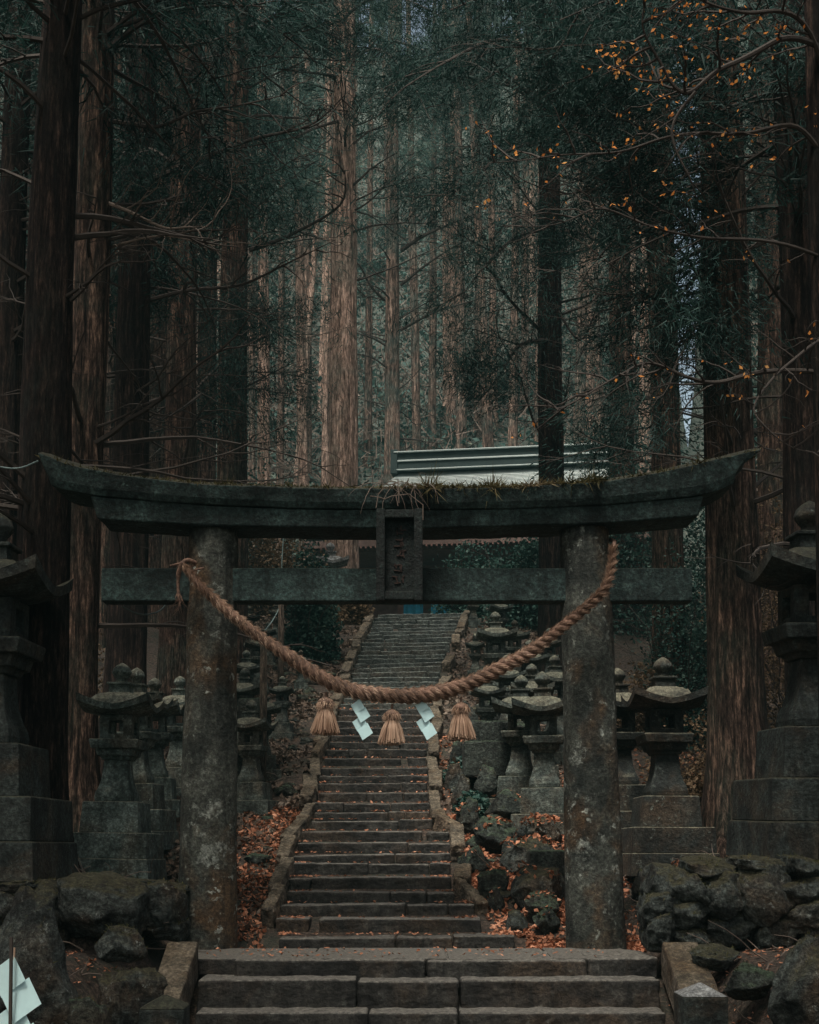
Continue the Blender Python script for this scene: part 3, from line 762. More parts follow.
def wall(name, label, Yw, stones):
    t = empty(name, (at(stones[0][0], stones[0][1], Yw)), 0, label, 'stone wall')
    for (x0, y0, x1, y1, yy, *r_) in stones:
        a = at(x0, y1, Yw+yy); c_ = at(x1, y0, Yw+yy)
        w_ = rock('wall_stone', (a+c_)/2 + Vector((0, .18, 0)), ((c_.x-a.x)*1.22, .75, (c_.z-a.z)*1.22), t, rot=(random.uniform(-.08, .08), random.uniform(-.07, .07), random.uniform(-.12, .12)))
        w_.data = blocks[random.randrange(6)]; w_.scale *= .86
    return t
wall('rock_wall', 'low dry stone wall under the right large lantern', 12.95, [
    (650, 868, 690, 905, .05), (645, 893, 682, 925, .0), (648, 916, 676, 948, -.05), (668, 872, 706, 908, -.05), (672, 900, 712, 930, -.05), (672, 925, 716, 950, .0),
    (686, 858, 735, 880, .0), (702, 873, 742, 917, -.1), (738, 866, 792, 925, -.08), (730, 857, 790, 876, .05), (786, 857, 822, 882, 0), (786, 878, 830, 905, -.05), (788, 902, 835, 930, -.05),
    (712, 912, 760, 948, .0), (756, 918, 800, 950, 0), (800, 925, 850, 955, 0), (825, 858, 870, 900, 0), (830, 898, 880, 945, 0), (868, 858, 920, 900, 0), (875, 898, 930, 945, 0)])
wall('rock_wall', 'low dry stone wall under the left large lantern', 12.9, [
    (-70, 885, -20, 935, 0), (-30, 882, 22, 930, 0), (14, 884, 66, 930, .05), (62, 878, 138, 934, -.12), (135, 886, 180, 925, .3), (-60, 930, -5, 975, 0), (10, 925, 64, 962, .1), (-10, 880, 40, 895, .1), (100, 880, 175, 894, .45), (140, 915, 182, 940, .4)])
def boulder(px0, py0, px1, py1, Yd, label, moss=False, seed=None, dep=None, rot=None):
    a = at(px0, py1, Yd); c_ = at(px1, py0, Yd)
    o = rock('boulder', (a+c_)/2, (c_.x-a.x, dep or (c_.x-a.x)*.8, c_.z-a.z), None, moss, rot, seed)
    return tag(o, label, 'boulder')
boulder(-35, 912, 92, 1075, 10.6, 'biggest boulder, lichen covered, in the lower left corner', seed=2)
boulder(92, 922, 150, 968, 12.2, 'small rounded brown boulder under the left rock wall', seed=3)
boulder(88, 960, 165, 1035, 11.4, 'flat lichen spotted boulder beside the left stone post', seed=5)
boulder(58, 990, 110, 1060, 10.4, 'dark mossy boulder between the biggest boulder and the left post', moss=True, seed=1)
boulder(762, 925, 860, 1070, 10.4, 'big dark mossy boulder in the lower right corner', seed=4)
boulder(722, 965, 775, 1005, 11.3, 'low mossy boulder right of the pale topped post', moss=True, seed=6)
boulder(690, 945, 740, 972, 12.3, 'low flat rock at the foot of the right rock wall', seed=7)
# stepped rows of rocks right of the staircase
RK = [(500, 858, 566, 895, 15.3), (470, 862, 512, 892, 15.6), (520, 890, 566, 925, 14.9), (492, 832, 566, 860, 16.4), (455, 845, 492, 868, 16.3), (470, 815, 520, 838, 17.0), (515, 812, 568, 836, 17.2),
      (452, 800, 485, 822, 17.6), (480, 790, 530, 812, 18.0), (448, 778, 475, 800, 18.4), (470, 768, 505, 790, 18.9), (530, 905, 562, 938, 14.6), (502, 905, 530, 930, 14.7), (486, 885, 506, 905, 15.2),
      (628, 872, 652, 905, 15.2), (444, 758, 466, 776, 19.3), (446, 735, 470, 757, 20.0), (468, 742, 500, 765, 19.9), (455, 700, 480, 722, 22), (476, 690, 505, 712, 22.5), (500, 720, 540, 745, 21), (470, 660, 500, 680, 24.5), (500, 655, 530, 678, 25.4), (525, 640, 560, 662, 26.5), (480, 640, 500, 655, 27)]
for i, (x0, y0, x1, y1, Yd) in enumerate(RK):
    xc = (x0+x1)/2; side = 'by the gate pillar' if xc > 520 else 'beside the right kerb'
    lvl = 'near the gate' if Yd < 16.5 else ('in the middle of the slope' if Yd < 20 else 'high on the slope')
    o = boulder(x0, y0, x1, y1, Yd, 'mossy rock %s, %s, right of the stairs' % (side, lvl), moss=(i % 3 != 0))
    o['group'] = 'mossy rocks right of the stairs'
    gz = hgt(o.location.x, Yd)
    o.name = 'mossy_rock'
    o.scale.x *= .88; o.scale.z *= .85
    if o.location.z - o.scale.z > gz-.02: o.scale.z = (o.location.z + o.scale.z - gz + .12)/2; o.location.z = gz-.12+o.scale.z
for i in range(150):
    sd = -1; Yd = 14.5 + 14*random.random()**1.3; xl = (lerp_table(TAB, 832-((Yd-14)*SL-CZ)*F/Yd)[0]-409.5)*Yd/F
    x = xl - random.uniform(.35, 2.4); s = random.uniform(.06, .24)
    if i % 3 == 0: x = stair_edges(Yd)[1] + random.uniform(.3, 2.6)
    o = rock('loose_stone', (x, Yd, hgt(x, Yd)+s*.15), (s*1.4, s, s*.8), None, random.random() < .5)
    tag(o, 'loose angular stone in the leaf litter beside the stairs', 'stone', 'loose stones on the slopes')

RTOPS = [(o.location.x, o.location.y, o.location.z, o.scale.x*.95, o.scale.y*.95, o.scale.z*.92) for o in col.objects if o.name.startswith('mossy_rock')]
def surf(x, y):
    z = hgt(x, y)
    for cx, cy, cz, a, b_, c_ in RTOPS:
        q = ((x-cx)/a)**2+((y-cy)/b_)**2
        if q < .8: z = max(z, cz + c_*math.sqrt(1-q)*.93)
    return z
MT = []
for o in list(col.objects):
    if o.type == 'MESH' and o.name.split('.')[0] in ('wall_stone', 'boulder', 'mossy_rock'):
        Mx = Matrix.LocRotScale(o.location + (o.parent.location if o.parent else Vector()), o.rotation_euler, o.scale); q_ = Mx.to_3x3().inverted().transposed()
        vs = o.data.vertices; px_ = 500 if o.location.y < 14.3 or o.parent else 220
        for _ in range(px_):
            v = vs[random.randrange(len(vs))]; nn_ = (q_ @ v.normal).normalized()
            if nn_.z > .35 and mnoise.noise(v.co*1.8 + o.location) > -.08: MT.append((tuple(Mx @ v.co + Vector([random.gauss(0, .006) for _ in range(3)])), tuple(nn_)))
P0 = np.array([m_[0] for m_ in MT]); Dn = unit(np.array([m_[1] for m_ in MT]) + rng.normal(size=(len(MT), 3))*.6)
V, Fc = blades(P0, Dn, rng.uniform(.012, .045, len(MT)), rng.uniform(.003, .006, len(MT)))
tag(link('moss_tufts', mesh_np('moss_tufts', V, Fc), M['moss_green']), 'short moss and grass tufts growing over the rocks and walls', 'moss', kind='stuff')
# pedestals / slabs in the mid right cluster
for i, (x0, y0, x1, y1, Yd) in enumerate(((528, 850, 566, 880, 15.9), (500, 838, 540, 862, 17.0), (470, 722, 512, 742, 19.4), (463, 742, 520, 756, 19.2), (240, 700, 262, 745, 19.5), (238, 745, 258, 775, 19.0))):
    a = at(x0, y1, Yd); c_ = at(x1, y0, Yd); b = MB(); b.box((0, 0, 0), (c_.x-a.x, .5, c_.z-a.z+.3))
    o = b.obj('stone_slab', M['rock_moss'], None, bevel=.03, sub=2, disp=.03)
    o.location = (a+c_)/2 - Vector((0, 0, .15)); tag(o, ('rough squared stone block by the right gate pillar', 'squared block behind the gate pillar, lower of the right rocks', 'flat slab on the slope under the right straw tassel', 'long low slab below the right tassel', 'upright block between left pillar and wooden post', 'square block low beside the left pillar')[i], 'stone block')

# ------------------------------------------------------------------ wooden posts and cables
for px, y0, y1, Yd, lab in ((262, 632, 772, 19.2, 'taller weathered wooden post left of the stairs'), (280, 598, 706, 23.5, 'thinner wooden post further up the left slope')):
    a = at(px, y1, Yd); c_ = at(px+1, y0, Yd)
    a.z = min(a.z, hgt(a.x, Yd)-.05)
    t = empty('wooden_post', a, 0, lab, 'post')
    b = MB(); h = c_.z-a.z; b.tube([(0, 0, -.1), (.01, 0, h*.5), (.0, 0, h)], [.055, .052, .048], 12); b.obj('shaft', M['wood_post'], t, smooth=True)
    b = MB(); b.tube([(0, 0, h-.01), (0, 0, h+.02)], [.06, .045], 12); b.obj('post_cap', M['wood_post'], t)
def cable(pts, r, lab):
    P_ = [at(*p) for p in pts]; b = MB(); b.tube(catmull(P_, 6), r, 5); o = b.obj('cable', M['wire'], None, smooth=True); tag(o, lab, 'cable')
cable([(-40, 458, 13.9), (0, 467, 13.9), (20, 468, 13.9), (38, 461, 13.8)], .009, 'thin slack cable tied to the left tip of the lintel')
cable([(122, 606, 14.2), (135, 613, 14.3), (150, 614, 14.5), (166, 604, 14.8), (185, 560, 15)], .008, 'thin pale cable looping under the left end of the tie beam')
cable([(284, 530, 23.5), (282, 560, 23.5), (281, 600, 23.5), (274, 618, 23), (262, 634, 19.3)], .011, 'cable running down between the two wooden posts')

# ------------------------------------------------------------------ shrine building
sh = empty('shrine_building', (2.4, 41, 6.2), R(-9), 'shrine hall with pale metal roof behind the gate at the top of the stairs', 'building')
def sl(o): o.parent = sh; o.location = -sh.location; return o
ye, yr = 38.0, 42.5
EL, ER = X_(308, ye), X_(700, ye); RL, RR_ = X_(390, yr), X_(608, yr)
ze = Z_(534, ye); zr = Z_(470, yr); ybk = 47.0
def roofpt(u, v, back=False):
    # u along 0..1, v from eave 0 to ridge 1, slightly concave
    xl = EL + (RL-EL)*v; xr = ER + (RR_-ER)*v
    return Vector((xl + (xr-xl)*u, ye + (yr-ye)*v if not back else ybk + (yr-ybk)*v, ze + (zr-ze)*(v*.78+.22*v*v) + .25*(2*abs(u-.5))**4*(1-v)))
b = MB(); nu, nv = 60, 12
for bk in (False, True):
    o0 = len(b.v)
    for j in range(nv+1):
        for i in range(nu+1): b.v.append(tuple(roofpt(i/nu, j/nv, bk) - Vector((0, 0, .002 if j == 0 else 0))))
    for j in range(nv):
        for i in range(nu):
            a = o0+j*(nu+1)+i; q = (a, a+1, a+nu+2, a+nu+1); b.f.append(q if not bk else q[::-1])
o1 = (nv+1)*(nu+1)
for j in range(nv):   # hipped ends
    a = j*(nu+1); b.f.append((a+nu+1, o1+a+nu+1, o1+a, a)); a += nu; b.f.append((a, o1+a, o1+a+nu+1, a+nu+1))
sl(b.obj('roof', M['metal_roof'], None))
b = MB()              # standing seams of the metal sheets: horizontal courses
for j in range(1, 56):
    v = j/56
    b.tube([roofpt(u, v)+Vector((0, -.01, .006)) for u in np.linspace(0, 1, 14)], .014, 4)
sl(b.obj('roof_courses', M['course'], None))
b = MB(); zc = zr
b.box(((RL+RR_)/2, yr, zc+.30), (RR_-RL+.1, .5, .60)); rg = sl(b.obj('ridge', M['ridge'], None, bevel=.02))
for zz, hh, dd in ((.05, .035, .62), (.34, .05, .58), (.62, .035, .66)):
    b = MB(); b.box(((RL+RR_)/2, yr, zc+zz), (RR_-RL+.25, dd, hh)); o = b.obj('ridge_band', M['ridge_cap'], None, bevel=.01); o.parent = rg
b = MB(); b.box((RL-.12, yr, zc+.32), (.22, .62, .78)); b.box((RR_+.12, yr, zc+.32), (.22, .62, .78)); o = b.obj('ridge_end', M['ridge'], None, bevel=.02); o.parent = rg
b = MB(); b.box(((EL+ER)/2, ye+.25, ze-.14), (ER-EL-.3, .5, .2)); b.box(((EL+ER)/2, (ye+ybk)/2, ze-.30), (ER-EL-.8, ybk-ye-.5, .1)); sl(b.obj('eave_boards', M['brown_roof'], None))
b = MB(); zg = prof(40)
for i in range(70): b.box((EL+.4+i*(ER-EL-.8)/69, ye+.3, ze-.275), (.05, .75, .06))
sl(b.obj('rafters', M['timber'], None)); b = MB()
b.box(((EL+ER)/2, 43.2, (zg+ze-.2)/2), (ER-EL-2.4, 5.4, ze-.2-zg)); sl(b.obj('wall', M['timber'], None))
for i in range(6):
    b = MB(); x = EL+1.1+i*(ER-EL-2.2)/5; b.box((x, 39.3, (zg+ze-.25)/2-.05), (.22, .22, ze-.25-zg)); sl(b.obj('column', M['timber'], None, bevel=.01))
b = MB(); b.box(((EL+ER)/2, 39.9, zg+.35), (ER-EL-1.6, 1.4, .25)); sl(b.obj('veranda', M['timber'], None))
for px in (424, 452):
    b = MB(); p = at(px, 600, 38.9); nn = 12
    for i in range(nn+1):
        x = p.x-.28+.56*i/nn; yy = p.y+.03*math.sin(i*1.4)
        b.v += [(x, yy, p.z+.45), (x, yy, zg+.1)]
    b.f = [(2*i, 2*i+1, 2*i+3, 2*i+2) for i in range(nn)]
    o = sl(b.obj('blue_curtain', M['blue'], None))
    s_ = o.modifiers.new('thick', 'SOLIDIFY'); s_.thickness = .01

# ------------------------------------------------------------------ trees
def trunk_mesh(rad, h, flare=.5, lobes=5, seed=0, lean=(0, 0), nz=46, na=40, taper=.55):
    q = Vector((seed*3.7, seed*1.3, 0)); V = []
    for i in range(nz+1):
        t = (i/nz)**1.35; z = t*h - .5
        zz = max(0, z); r0 = rad*(1-taper*t) + rad*flare*math.exp(-zz/.65)
        cx = lean[0]*zz + .05*mnoise.noise(Vector((z*.2, seed, 0))); cy = lean[1]*zz
        for k_ in range(na):
            a = 2*math.pi*k_/na
            c_, s_ = math.cos(a), math.sin(a)
            d = .16*mnoise.noise(Vector((c_*1.7, s_*1.7, z*.12))+q) + .11*mnoise.noise(Vector((c_*5, s_*5, z*.35))+q) + .05*mnoise.noise(Vector((c_*14, s_*14, z*.8))+q)
            d += (.30*math.exp(-zz/.8)+.03)*math.cos(lobes*a+seed)*.6
            r = r0*(1+d); V.append((cx+c_*r, cy+s_*r, z))
    i = np.arange(nz); k_ = np.arange(na); ii, kk = np.meshgrid(i, k_, indexing='ij'); a = (ii*na+kk).ravel(); b2 = (ii*na+(kk+1) % na).ravel()
    return mesh_np('trunk', V, np.stack([a, b2, b2+na, a+na], 1), True)
def branch_pts(p0, az, el, L, droop, n_=9, wob=.12, r=random):
    d = Vector((math.cos(az)*math.cos(el), math.sin(az)*math.cos(el), math.sin(el))); pts = [Vector(p0)]
    for i in range(n_):
        d = (d + Vector((r.uniform(-wob, wob), r.uniform(-wob, wob), r.uniform(-wob, wob)+droop))).normalized()
        pts.append(pts[-1]+d*L/n_)
    return pts
def branch_with_twigs(b, p0, az, el, L, droop, r0, twigs=5, ends=None, r=random, wob=.16):
    pts = branch_pts(p0, az, el, L, droop, 9, wob, r); b.tube(pts, [r0*(1-.85*i/9) for i in range(10)], 5, False)
    for k_ in range(twigs):
        i = r.randint(2, 8); tl = L*r.uniform(.15, .45); a2 = az + r.uniform(-1.1, 1.1)
        tp = branch_pts(pts[i], a2, el*.5+r.uniform(-.4, .5), tl, droop*1.2, 5, wob*1.5, r)
        b.tube(tp, [r0*.38*(1-.8*j/5) for j in range(6)], 4, False)
        if L > .9:
            for kk in range(2):
                j = r.randint(1, 4); tq = branch_pts(tp[j], a2+r.uniform(-1, 1), r.uniform(-.4, .5), tl*.5, droop, 4, wob*1.6, r)
                b.tube(tq, [r0*.2*(1-.7*q/4) for q in range(5)], 3, False)
        if ends is not None: ends.append(tp)
    if ends is not None: ends.append(pts)
    return pts
def foliage_mesh(lines, per, Lb=(.12, .34), Wb=.012, spread=.22, droop=.5):
    """sprays of needles hung along the outer part of branch lines"""
    Ps = []; Ds = []
    for pts in lines:
        A = np.array([tuple(p) for p in pts]); n_ = len(A)
        t = rng.uniform(.25, 1, per)*(n_-1); i = np.clip(t.astype(int), 0, n_-2); f = (t-i)[:, None]
        P_ = A[i]*(1-f)+A[i+1]*f; d = unit(A[i+1]-A[i])
        # clumps
        nc = max(3, per//26); cl = rng.integers(0, nc, per); co = rng.normal(size=(nc, 3))*spread; cd = rng.normal(size=(nc, 3))*.7
        P_ = P_ + co[cl] + rng.normal(size=(per, 3))*spread*.38
        Dd = unit(d*.6 + cd[cl] + rng.normal(size=(per, 3))*.35 + np.array([0, 0, -droop]))
        Ps.append(P_); Ds.append(Dd)
    Ps = np.concatenate(Ps); Ds = np.concatenate(Ds); n_ = len(Ps)
    V, Fc = blades(Ps, Ds, rng.uniform(Lb[0], Lb[1], n_), rng.uniform(.6, 1.3, n_)*Wb)
    return mesh_np('crown', V, Fc)
def cedar(name, loc, rad, h, bark, leafm, label, group=None, crown0=9, crownR=2.6, nb=34, per=260, dead=14, lean=(0, 0), seed=0, flare=.5, dead0=3, deadL=(1.0, 2.6), Lb=(.12, .34), Wb=.012, az_pref=None, top=None, spread=.26):
    r = random.Random(seed*17+5)
    t = empty(name, loc, 0, label, 'tree', group)
    link('trunk', trunk_mesh(rad, h, flare, r.choice((4, 5, 6)), seed, lean), bark, t)
    b = MB(); lines = []
    def rt(z): return rad*(1-.55*z/h)
    for i in range(dead):
        z = r.uniform(dead0, crown0+2); az = r.uniform(0, 6.283) if az_pref is None else az_pref + r.uniform(-1.2, 1.2)
        p0 = Vector((lean[0]*z+math.cos(az)*rt(z)*.8, lean[1]*z+math.sin(az)*rt(z)*.8, z))
        branch_with_twigs(b, p0, az, r.uniform(-.1, .55), r.uniform(*deadL), r.uniform(-.05, .03), r.uniform(.018, .04), 5, None, r)
    topz = top or h
    for i in range(nb):
        z = crown0 + (topz-crown0)*(i+r.random())/nb; f = (z-crown0)/(h-crown0)
        az = r.uniform(0, 6.283); L = crownR*(1-.75*f)*r.uniform(.6, 1.15)
        p0 = Vector((lean[0]*z+math.cos(az)*rt(z)*.7, lean[1]*z+math.sin(az)*rt(z)*.7, z))
        branch_with_twigs(b, p0, az, r.uniform(-.05, .45), L, r.uniform(-.06, -.01), r.uniform(.02, .04), 3, lines, r)
    b.obj('branches', M['twig_pale'] if name == 'slender_cedar' else M['twig'], t)
    link('crown', foliage_mesh(lines, per//4, Lb, Wb, spread), leafm, t)
    return t
# (px centre, width px, Y, lean px at y=0 relative, bark, crown0, label)
T = [
 (44, 56, 14.6, .008, 'bark_dark', 9.5, 'nearest huge cedar behind the left large lantern, almost black', .9, 0, 2),
 (84, 46, 16.6, .004, 'bark_mid', 10.5, 'huge red barked cedar with spreading roots right of the left large lantern', 1.1, 0, 3),
 (130, 42, 20.0, .004, 'bark_dark', 15, 'dark cedar standing behind the left row of lanterns', .5, 0, 5),
 (181, 38, 23.0, .0, 'bark_mid2', 16.5, 'cedar right above the left gate pillar', .4, 0, 5),
 (232, 32, 26.5, .0, 'bark_mid2', 19, 'tall brown cedar just right of the left gate pillar', .4, 0, 6),
 (343, 31, 35.0, .0, 'bark_painted_lit', 17.0, 'pale mottled thick cedar in the middle, left of the shrine roof', .35, 1, 11),
 (392, 19, 49.0, .0, 'bark_far', 17.0, 'mossy cedar with forking limbs rising at the left end of the roof ridge', .3, 1, 9),
 (551, 27, 26.0, .002, 'bark_dark', 14, 'dark cedar in front of the shrine roof', .4, 1, 5),
 (622, 26, 31.0, .0, 'bark_mid2', 16, 'dark narrow cedar above the right gate pillar', .3, 1, 6),
 (666, 34, 22.0, -.004, 'bark_mid', 13, 'dark cedar with a reddish edge right of the right pillar', .4, 0, 5),
 (732, 58, 17.8, -.004, 'bark_mid', 9.5, 'massive cedar with ridged red bark between the right lanterns', .75, 0, 4),
 (6, 34, 19.5, .0, 'bark_dark', 9, 'dark cedar at the left edge behind the nearest huge one', .5, 0, 3),
 (60, 30, 24.5, .0, 'bark_dark', 10, 'dark cedar glimpsed between the two huge left cedars', .4, 0, 3),
 (106, 24, 27.5, .0, 'bark_mid2', 11, 'thin brown cedar in the gap right of the red barked cedar', .4, 0, 3),
 (156, 24, 30.0, .0, 'bark_mid2', 12, 'thin brown cedar between the two dark cedars above the left lanterns', .4, 0, 3),
 (206, 22, 31.0, .0, 'bark_mid2', 12, 'thin cedar seen right above the left pillar top', .4, 0, 3),
 (772, 34, 23.5, .0, 'bark_mid2', 9, 'brown cedar just right of the massive red cedar', .4, 0, 3),
 (26, 22, 30.0, .0, 'bark_dark', 8, 'slim dark cedar at the far left, deep in the shade', .4, 0, 3),
 (88, 20, 34.0, .0, 'bark_dark', 9, 'slim dark cedar behind the two huge left cedars', .4, 0, 3),
 (804, 50, 16.5, .0, 'bark_dark', 8.5, 'dark cedar cut off by the right edge behind the large lantern', .5, 0, 4),
]
for i, (px, w, Yd, lean, bark, c0, lab, fl, lit, d0) in enumerate(T):
    x = at(px, 430, Yd).x; z = hgt(x, Yd)-.1
    far_ = Yd > 30
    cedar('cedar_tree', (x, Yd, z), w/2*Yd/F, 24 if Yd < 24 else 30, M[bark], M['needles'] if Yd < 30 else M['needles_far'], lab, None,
          crown0=max(5, c0-z*.6), crownR=3.0, nb=20 if Yd < 24 else 24, per=360, dead=20, lean=(lean, 0), seed=i+1, flare=fl, dead0=d0-z*.3, deadL=(1.0, 3.2), Wb=.010 if Yd < 24 else .013,
          top=max(c0+1.5, CZ+870/F*Yd-z+.5))
# unseen cedars added beside the viewer so their crowns shade the gate
for i, (x, y, lab) in enumerate(((-5.2, 7.5, 'unseen cedar added beside the viewer on the left, its crown shading the gate'), (-6.5, 2.5, 'unseen shade cedar added left of and behind the viewer'), (3.6, 5.0, 'unseen shade cedar added beside the viewer on the right'), (-1.8, 1.2, 'unseen shade cedar added just left of the viewer'), (6.8, 9.5, 'unseen shade cedar added right of the path before the right rock wall'))):
    cedar('cedar_tree', (x, y, hgt(x, y)-.2), .42, 24, M['bark_dark'], M['needles'], lab, 'unseen shade cedars added beside the viewer', crown0=12.5, crownR=4.6, nb=26, per=400, dead=4, seed=60+i, dead0=8, Lb=(.25, .6), Wb=.028, spread=.45)
# slender background cedars: four models copied up the hillside
protos = []
for k_ in range(4):
    protos.append(cedar('slender_cedar', (0, 0, 0), .24+.03*k_, 26, M['bark_far'] if k_ % 2 else M['bark_painted_lit'], M['needles_far'], 'x', None, crown0=14+k_*.9, crownR=2.4, nb=24, per=260, dead=40, seed=30+k_, flare=.3, dead0=3, deadL=(.5, 1.9), top=22, Lb=(.12, .32), Wb=.017, spread=.27))
usedp = set(); placed = []
def far_tree(px, Yd, w=None, k_=None):
    x = at(px, 400, Yd).x; k_ = random.randrange(4) if k_ is None else k_
    if k_ in usedp: o = copy_tree(protos[k_])
    else: o = protos[k_]; usedp.add(k_)
    o.location = (x, Yd, hgt(x, Yd)-.2); o.rotation_euler = (R(random.gauss(0, 1.0)), R(random.gauss(0, 1.3)), random.uniform(0, 6.28))
    s = random.uniform(.85, 1.15); sw = s if w is None else (w*Yd/F)/(2*(.24+.03*k_))
    o.scale = (sw, sw, s)
    side = 'left of the shrine roof' if px < 380 else ('behind the shrine roof' if px < 600 else 'right of the shrine roof')
    dist = 'just behind the plateau' if Yd < 50 else ('halfway up the hillside' if Yd < 72 else 'far up the hillside')
    tag(o, 'slender straight cedar %s %s' % (dist, side), 'tree', 'slender cedars on the hillside behind the shrine'); return o
for px, Yd, w in ((268, 44, 15), (281, 52, 9), (296, 56, 8), (309, 46, 13), (368, 60, 8), (418, 58, 10), (432, 62, 9), (447, 66, 9), (462, 60, 11), (478, 64, 9), (490, 58, 12), (510, 54, 11), (524, 66, 9), (538, 60, 10), (575, 56, 12), (604, 48, 12), (590, 62, 10), (640, 46, 13), (770, 34, 18), (205, 40, 14), (150, 36, 14), (255, 48, 8), (110, 30, 20), (52, 34, 16)):
    far_tree(px, Yd, w)
for i in range(62):
    Yd = random.uniform(52, 105); px = random.uniform(-60, 880)
    if 675 < px < 707: px += 40
    far_tree(px, Yd, random.uniform(8, 11)*60/Yd if random.random() < .6 else None)

# autumn broadleaf with long low branches reaching in from the right
def broadleaf(loc, rad, label, arms, leaves, seed):
    r = random.Random(seed); t = empty('broadleaf_tree', loc, 0, label, 'tree')
    V0 = Vector(loc); h = 10
    link('trunk', trunk_mesh(rad, h, .4, 4, seed, (.0, 0), 30, 20, .5), M['bark_dark'], t)
    LP = []
    for pts, r0 in arms:
        b = MB(); P_ = [at(*p)-V0 for p in pts]
        P_ = catmull(P_, 7); m_ = len(P_); P_ = [p + Vector([mnoise.noise(p*1.3+Vector((k_*9, 0, 0)))*.09 for k_ in range(3)]) for p in P_]
        b.tube(P_, [r0*.62*(1-.88*i/(m_-1)) for i in range(m_)], 7, False)
        for i in range(3, m_-1, 2):
            d = (P_[i+1]-P_[i]); az = math.atan2(d.y, d.x) + r.choice((-1, 1))*r.uniform(.2, 1.2)
            L = r.uniform(.25, .9); e = []
            branch_with_twigs(b, P_[i], az, r.uniform(-.5, .7), L, r.uniform(-.05, .05), r0*.28, 4, e, r, .3)
            wq = 5 if (pts[3][1] < 110 and i > 8) else (2 if pts[3][1] < 140 else (1 if i % 4 == 3 else 0))
            for l_ in e: LP += l_[2:]*wq
        b.obj('limb', M['twig'], t)
    P0 = []
    for _ in range(leaves):
        p = r.choice(LP); P0.append(tuple(p + Vector((r.gauss(0, .04), r.gauss(0, .04), -.03))))
    P0 = np.array(P0); n_ = len(P0); Wp = P0 + np.array(V0)
    V, Fc = leaf_quads(P0, rng.uniform(.015, .030, n_))
    link('autumn_foliage', mesh_np('autumn_foliage', V, Fc), M['orange'], t)
    return t
def leaf_quads(P0, s, up=.5):
    n_ = len(P0); nrm = unit(rng.normal(size=(n_, 3)) + np.array([0, 0, up])); a = unit(np.cross(nrm, rng.normal(size=(n_, 3)))); c_ = np.cross(nrm, a)
    s = s[:, None]; k1 = rng.uniform(-.35, .35, (n_, 1))*s
    V = np.stack([P0-a*s, P0-c_*s*.6+nrm*k1, P0+a*s*1.1, P0+c_*s*.6+nrm*k1], 1).reshape(-1, 3)
    return V, np.arange(n_*4).reshape(-1, 4)
xb = X_(838, 13.2)
broadleaf((xb, 13.2, hgt(xb, 13.2)), .17, 'broadleaf tree beyond the right edge with last orange leaves on long branches', [
    ([(830, 372, 13.2), (770, 374, 13.1), (720, 382, 13.0), (690, 378, 12.9), (650, 366, 12.8), (620, 378, 12.7), (580, 398, 12.6), (555, 412, 12.5)], .045),
    ([(832, 170, 13.2), (790, 125, 13.1), (740, 128, 13.0), (680, 133, 12.9), (620, 148, 12.8), (560, 158, 12.7), (490, 162, 12.6)], .045),
    ([(832, 260, 13.2), (760, 245, 13.0), (700, 238, 12.9), (650, 226, 12.8), (600, 213, 12.7), (560, 220, 12.6), (520, 228, 12.5)], .032),
    ([(834, 60, 13.2), (780, 40, 12.8), (730, 70, 12.5), (690, 95, 12.4), (660, 60, 12.3), (640, 20, 12.2), (650, -30, 12.1)], .055),
    ([(832, 100, 13.2), (800, 20, 12.9), (740, 10, 12.6), (690, -5, 12.4), (640, -30, 12.3)], .05),
    ([(700, 95, 12.4), (670, 130, 12.4), (690, 170, 12.4), (700, 200, 12.5)], .03),
    ([(834, 330, 13.2), (800, 355, 12.6), (770, 380, 12.3), (750, 410, 12.1), (790, 440, 12.0), (830, 452, 12.0)], .03)], 480, 11)

# long bare boughs crossing the upper left, grown from the left cedars
def bough(pts, r0, parent, seed, mat='twig'):
    r = random.Random(seed); V0 = parent.location; P_ = catmull([at(*p)-V0 for p in pts], 6); m_ = len(P_); b = MB()
    b.tube(P_, [r0*(1-.85*i/(m_-1)) for i in range(m_)], 6, False)
    for i in range(3, m_-1, 2):
        d = P_[i+1]-P_[i]; az = math.atan2(d.y, d.x)+r.choice((-1, 1))*r.uniform(.2, 1.1)
        branch_with_twigs(b, P_[i], az, r.uniform(-.6, .6), r.uniform(.3, 1.2), r.uniform(-.04, .06), r0*.35, 3, None, r, .28)
    b.obj('bough', M[mat], parent)
trees = [o for o in col.objects if o.name.startswith('cedar_tree')]
bough([(95, 118, 16.6), (130, 124, 16.4), (160, 126, 16.2), (195, 112, 16), (240, 105, 15.8), (285, 95, 15.6)], .035, trees[1], 1)
bough([(100, 200, 16.6), (130, 212, 16.4), (165, 228, 16.2), (195, 228, 16), (205, 248, 15.9)], .028, trees[1], 2, 'twig_pale')
bough([(104, 250, 16.8), (125, 243, 16.6), (165, 236, 16.4), (215, 246, 16.2)], .025, trees[1], 3, 'twig_pale')
bough([(150, 180, 20), (200, 160, 19), (250, 140, 18.5), (310, 125, 18), (345, 95, 17.6)], .045, trees[2], 4)
bough([(150, 300, 20), (190, 290, 19.5), (240, 285, 19), (290, 262, 18.6), (335, 240, 18.2)], .035, trees[2], 5)
bough([(200, 395, 23), (180, 410, 22), (165, 418, 21.5), (140, 430, 21)], .03, trees[3], 6)
bough([(250, 250, 26.5), (290, 235, 26), (340, 205, 25), (345, 170, 24.6)], .05, trees[4], 7)
bough([(250, 340, 26.5), (215, 370, 25), (190, 395, 24), (160, 410, 23.4), (145, 426, 23)], .045, trees[4], 8)
bough([(402, 250, 49), (425, 235, 48), (455, 222, 47.3), (480, 212, 46.5)], .09, trees[6], 9)
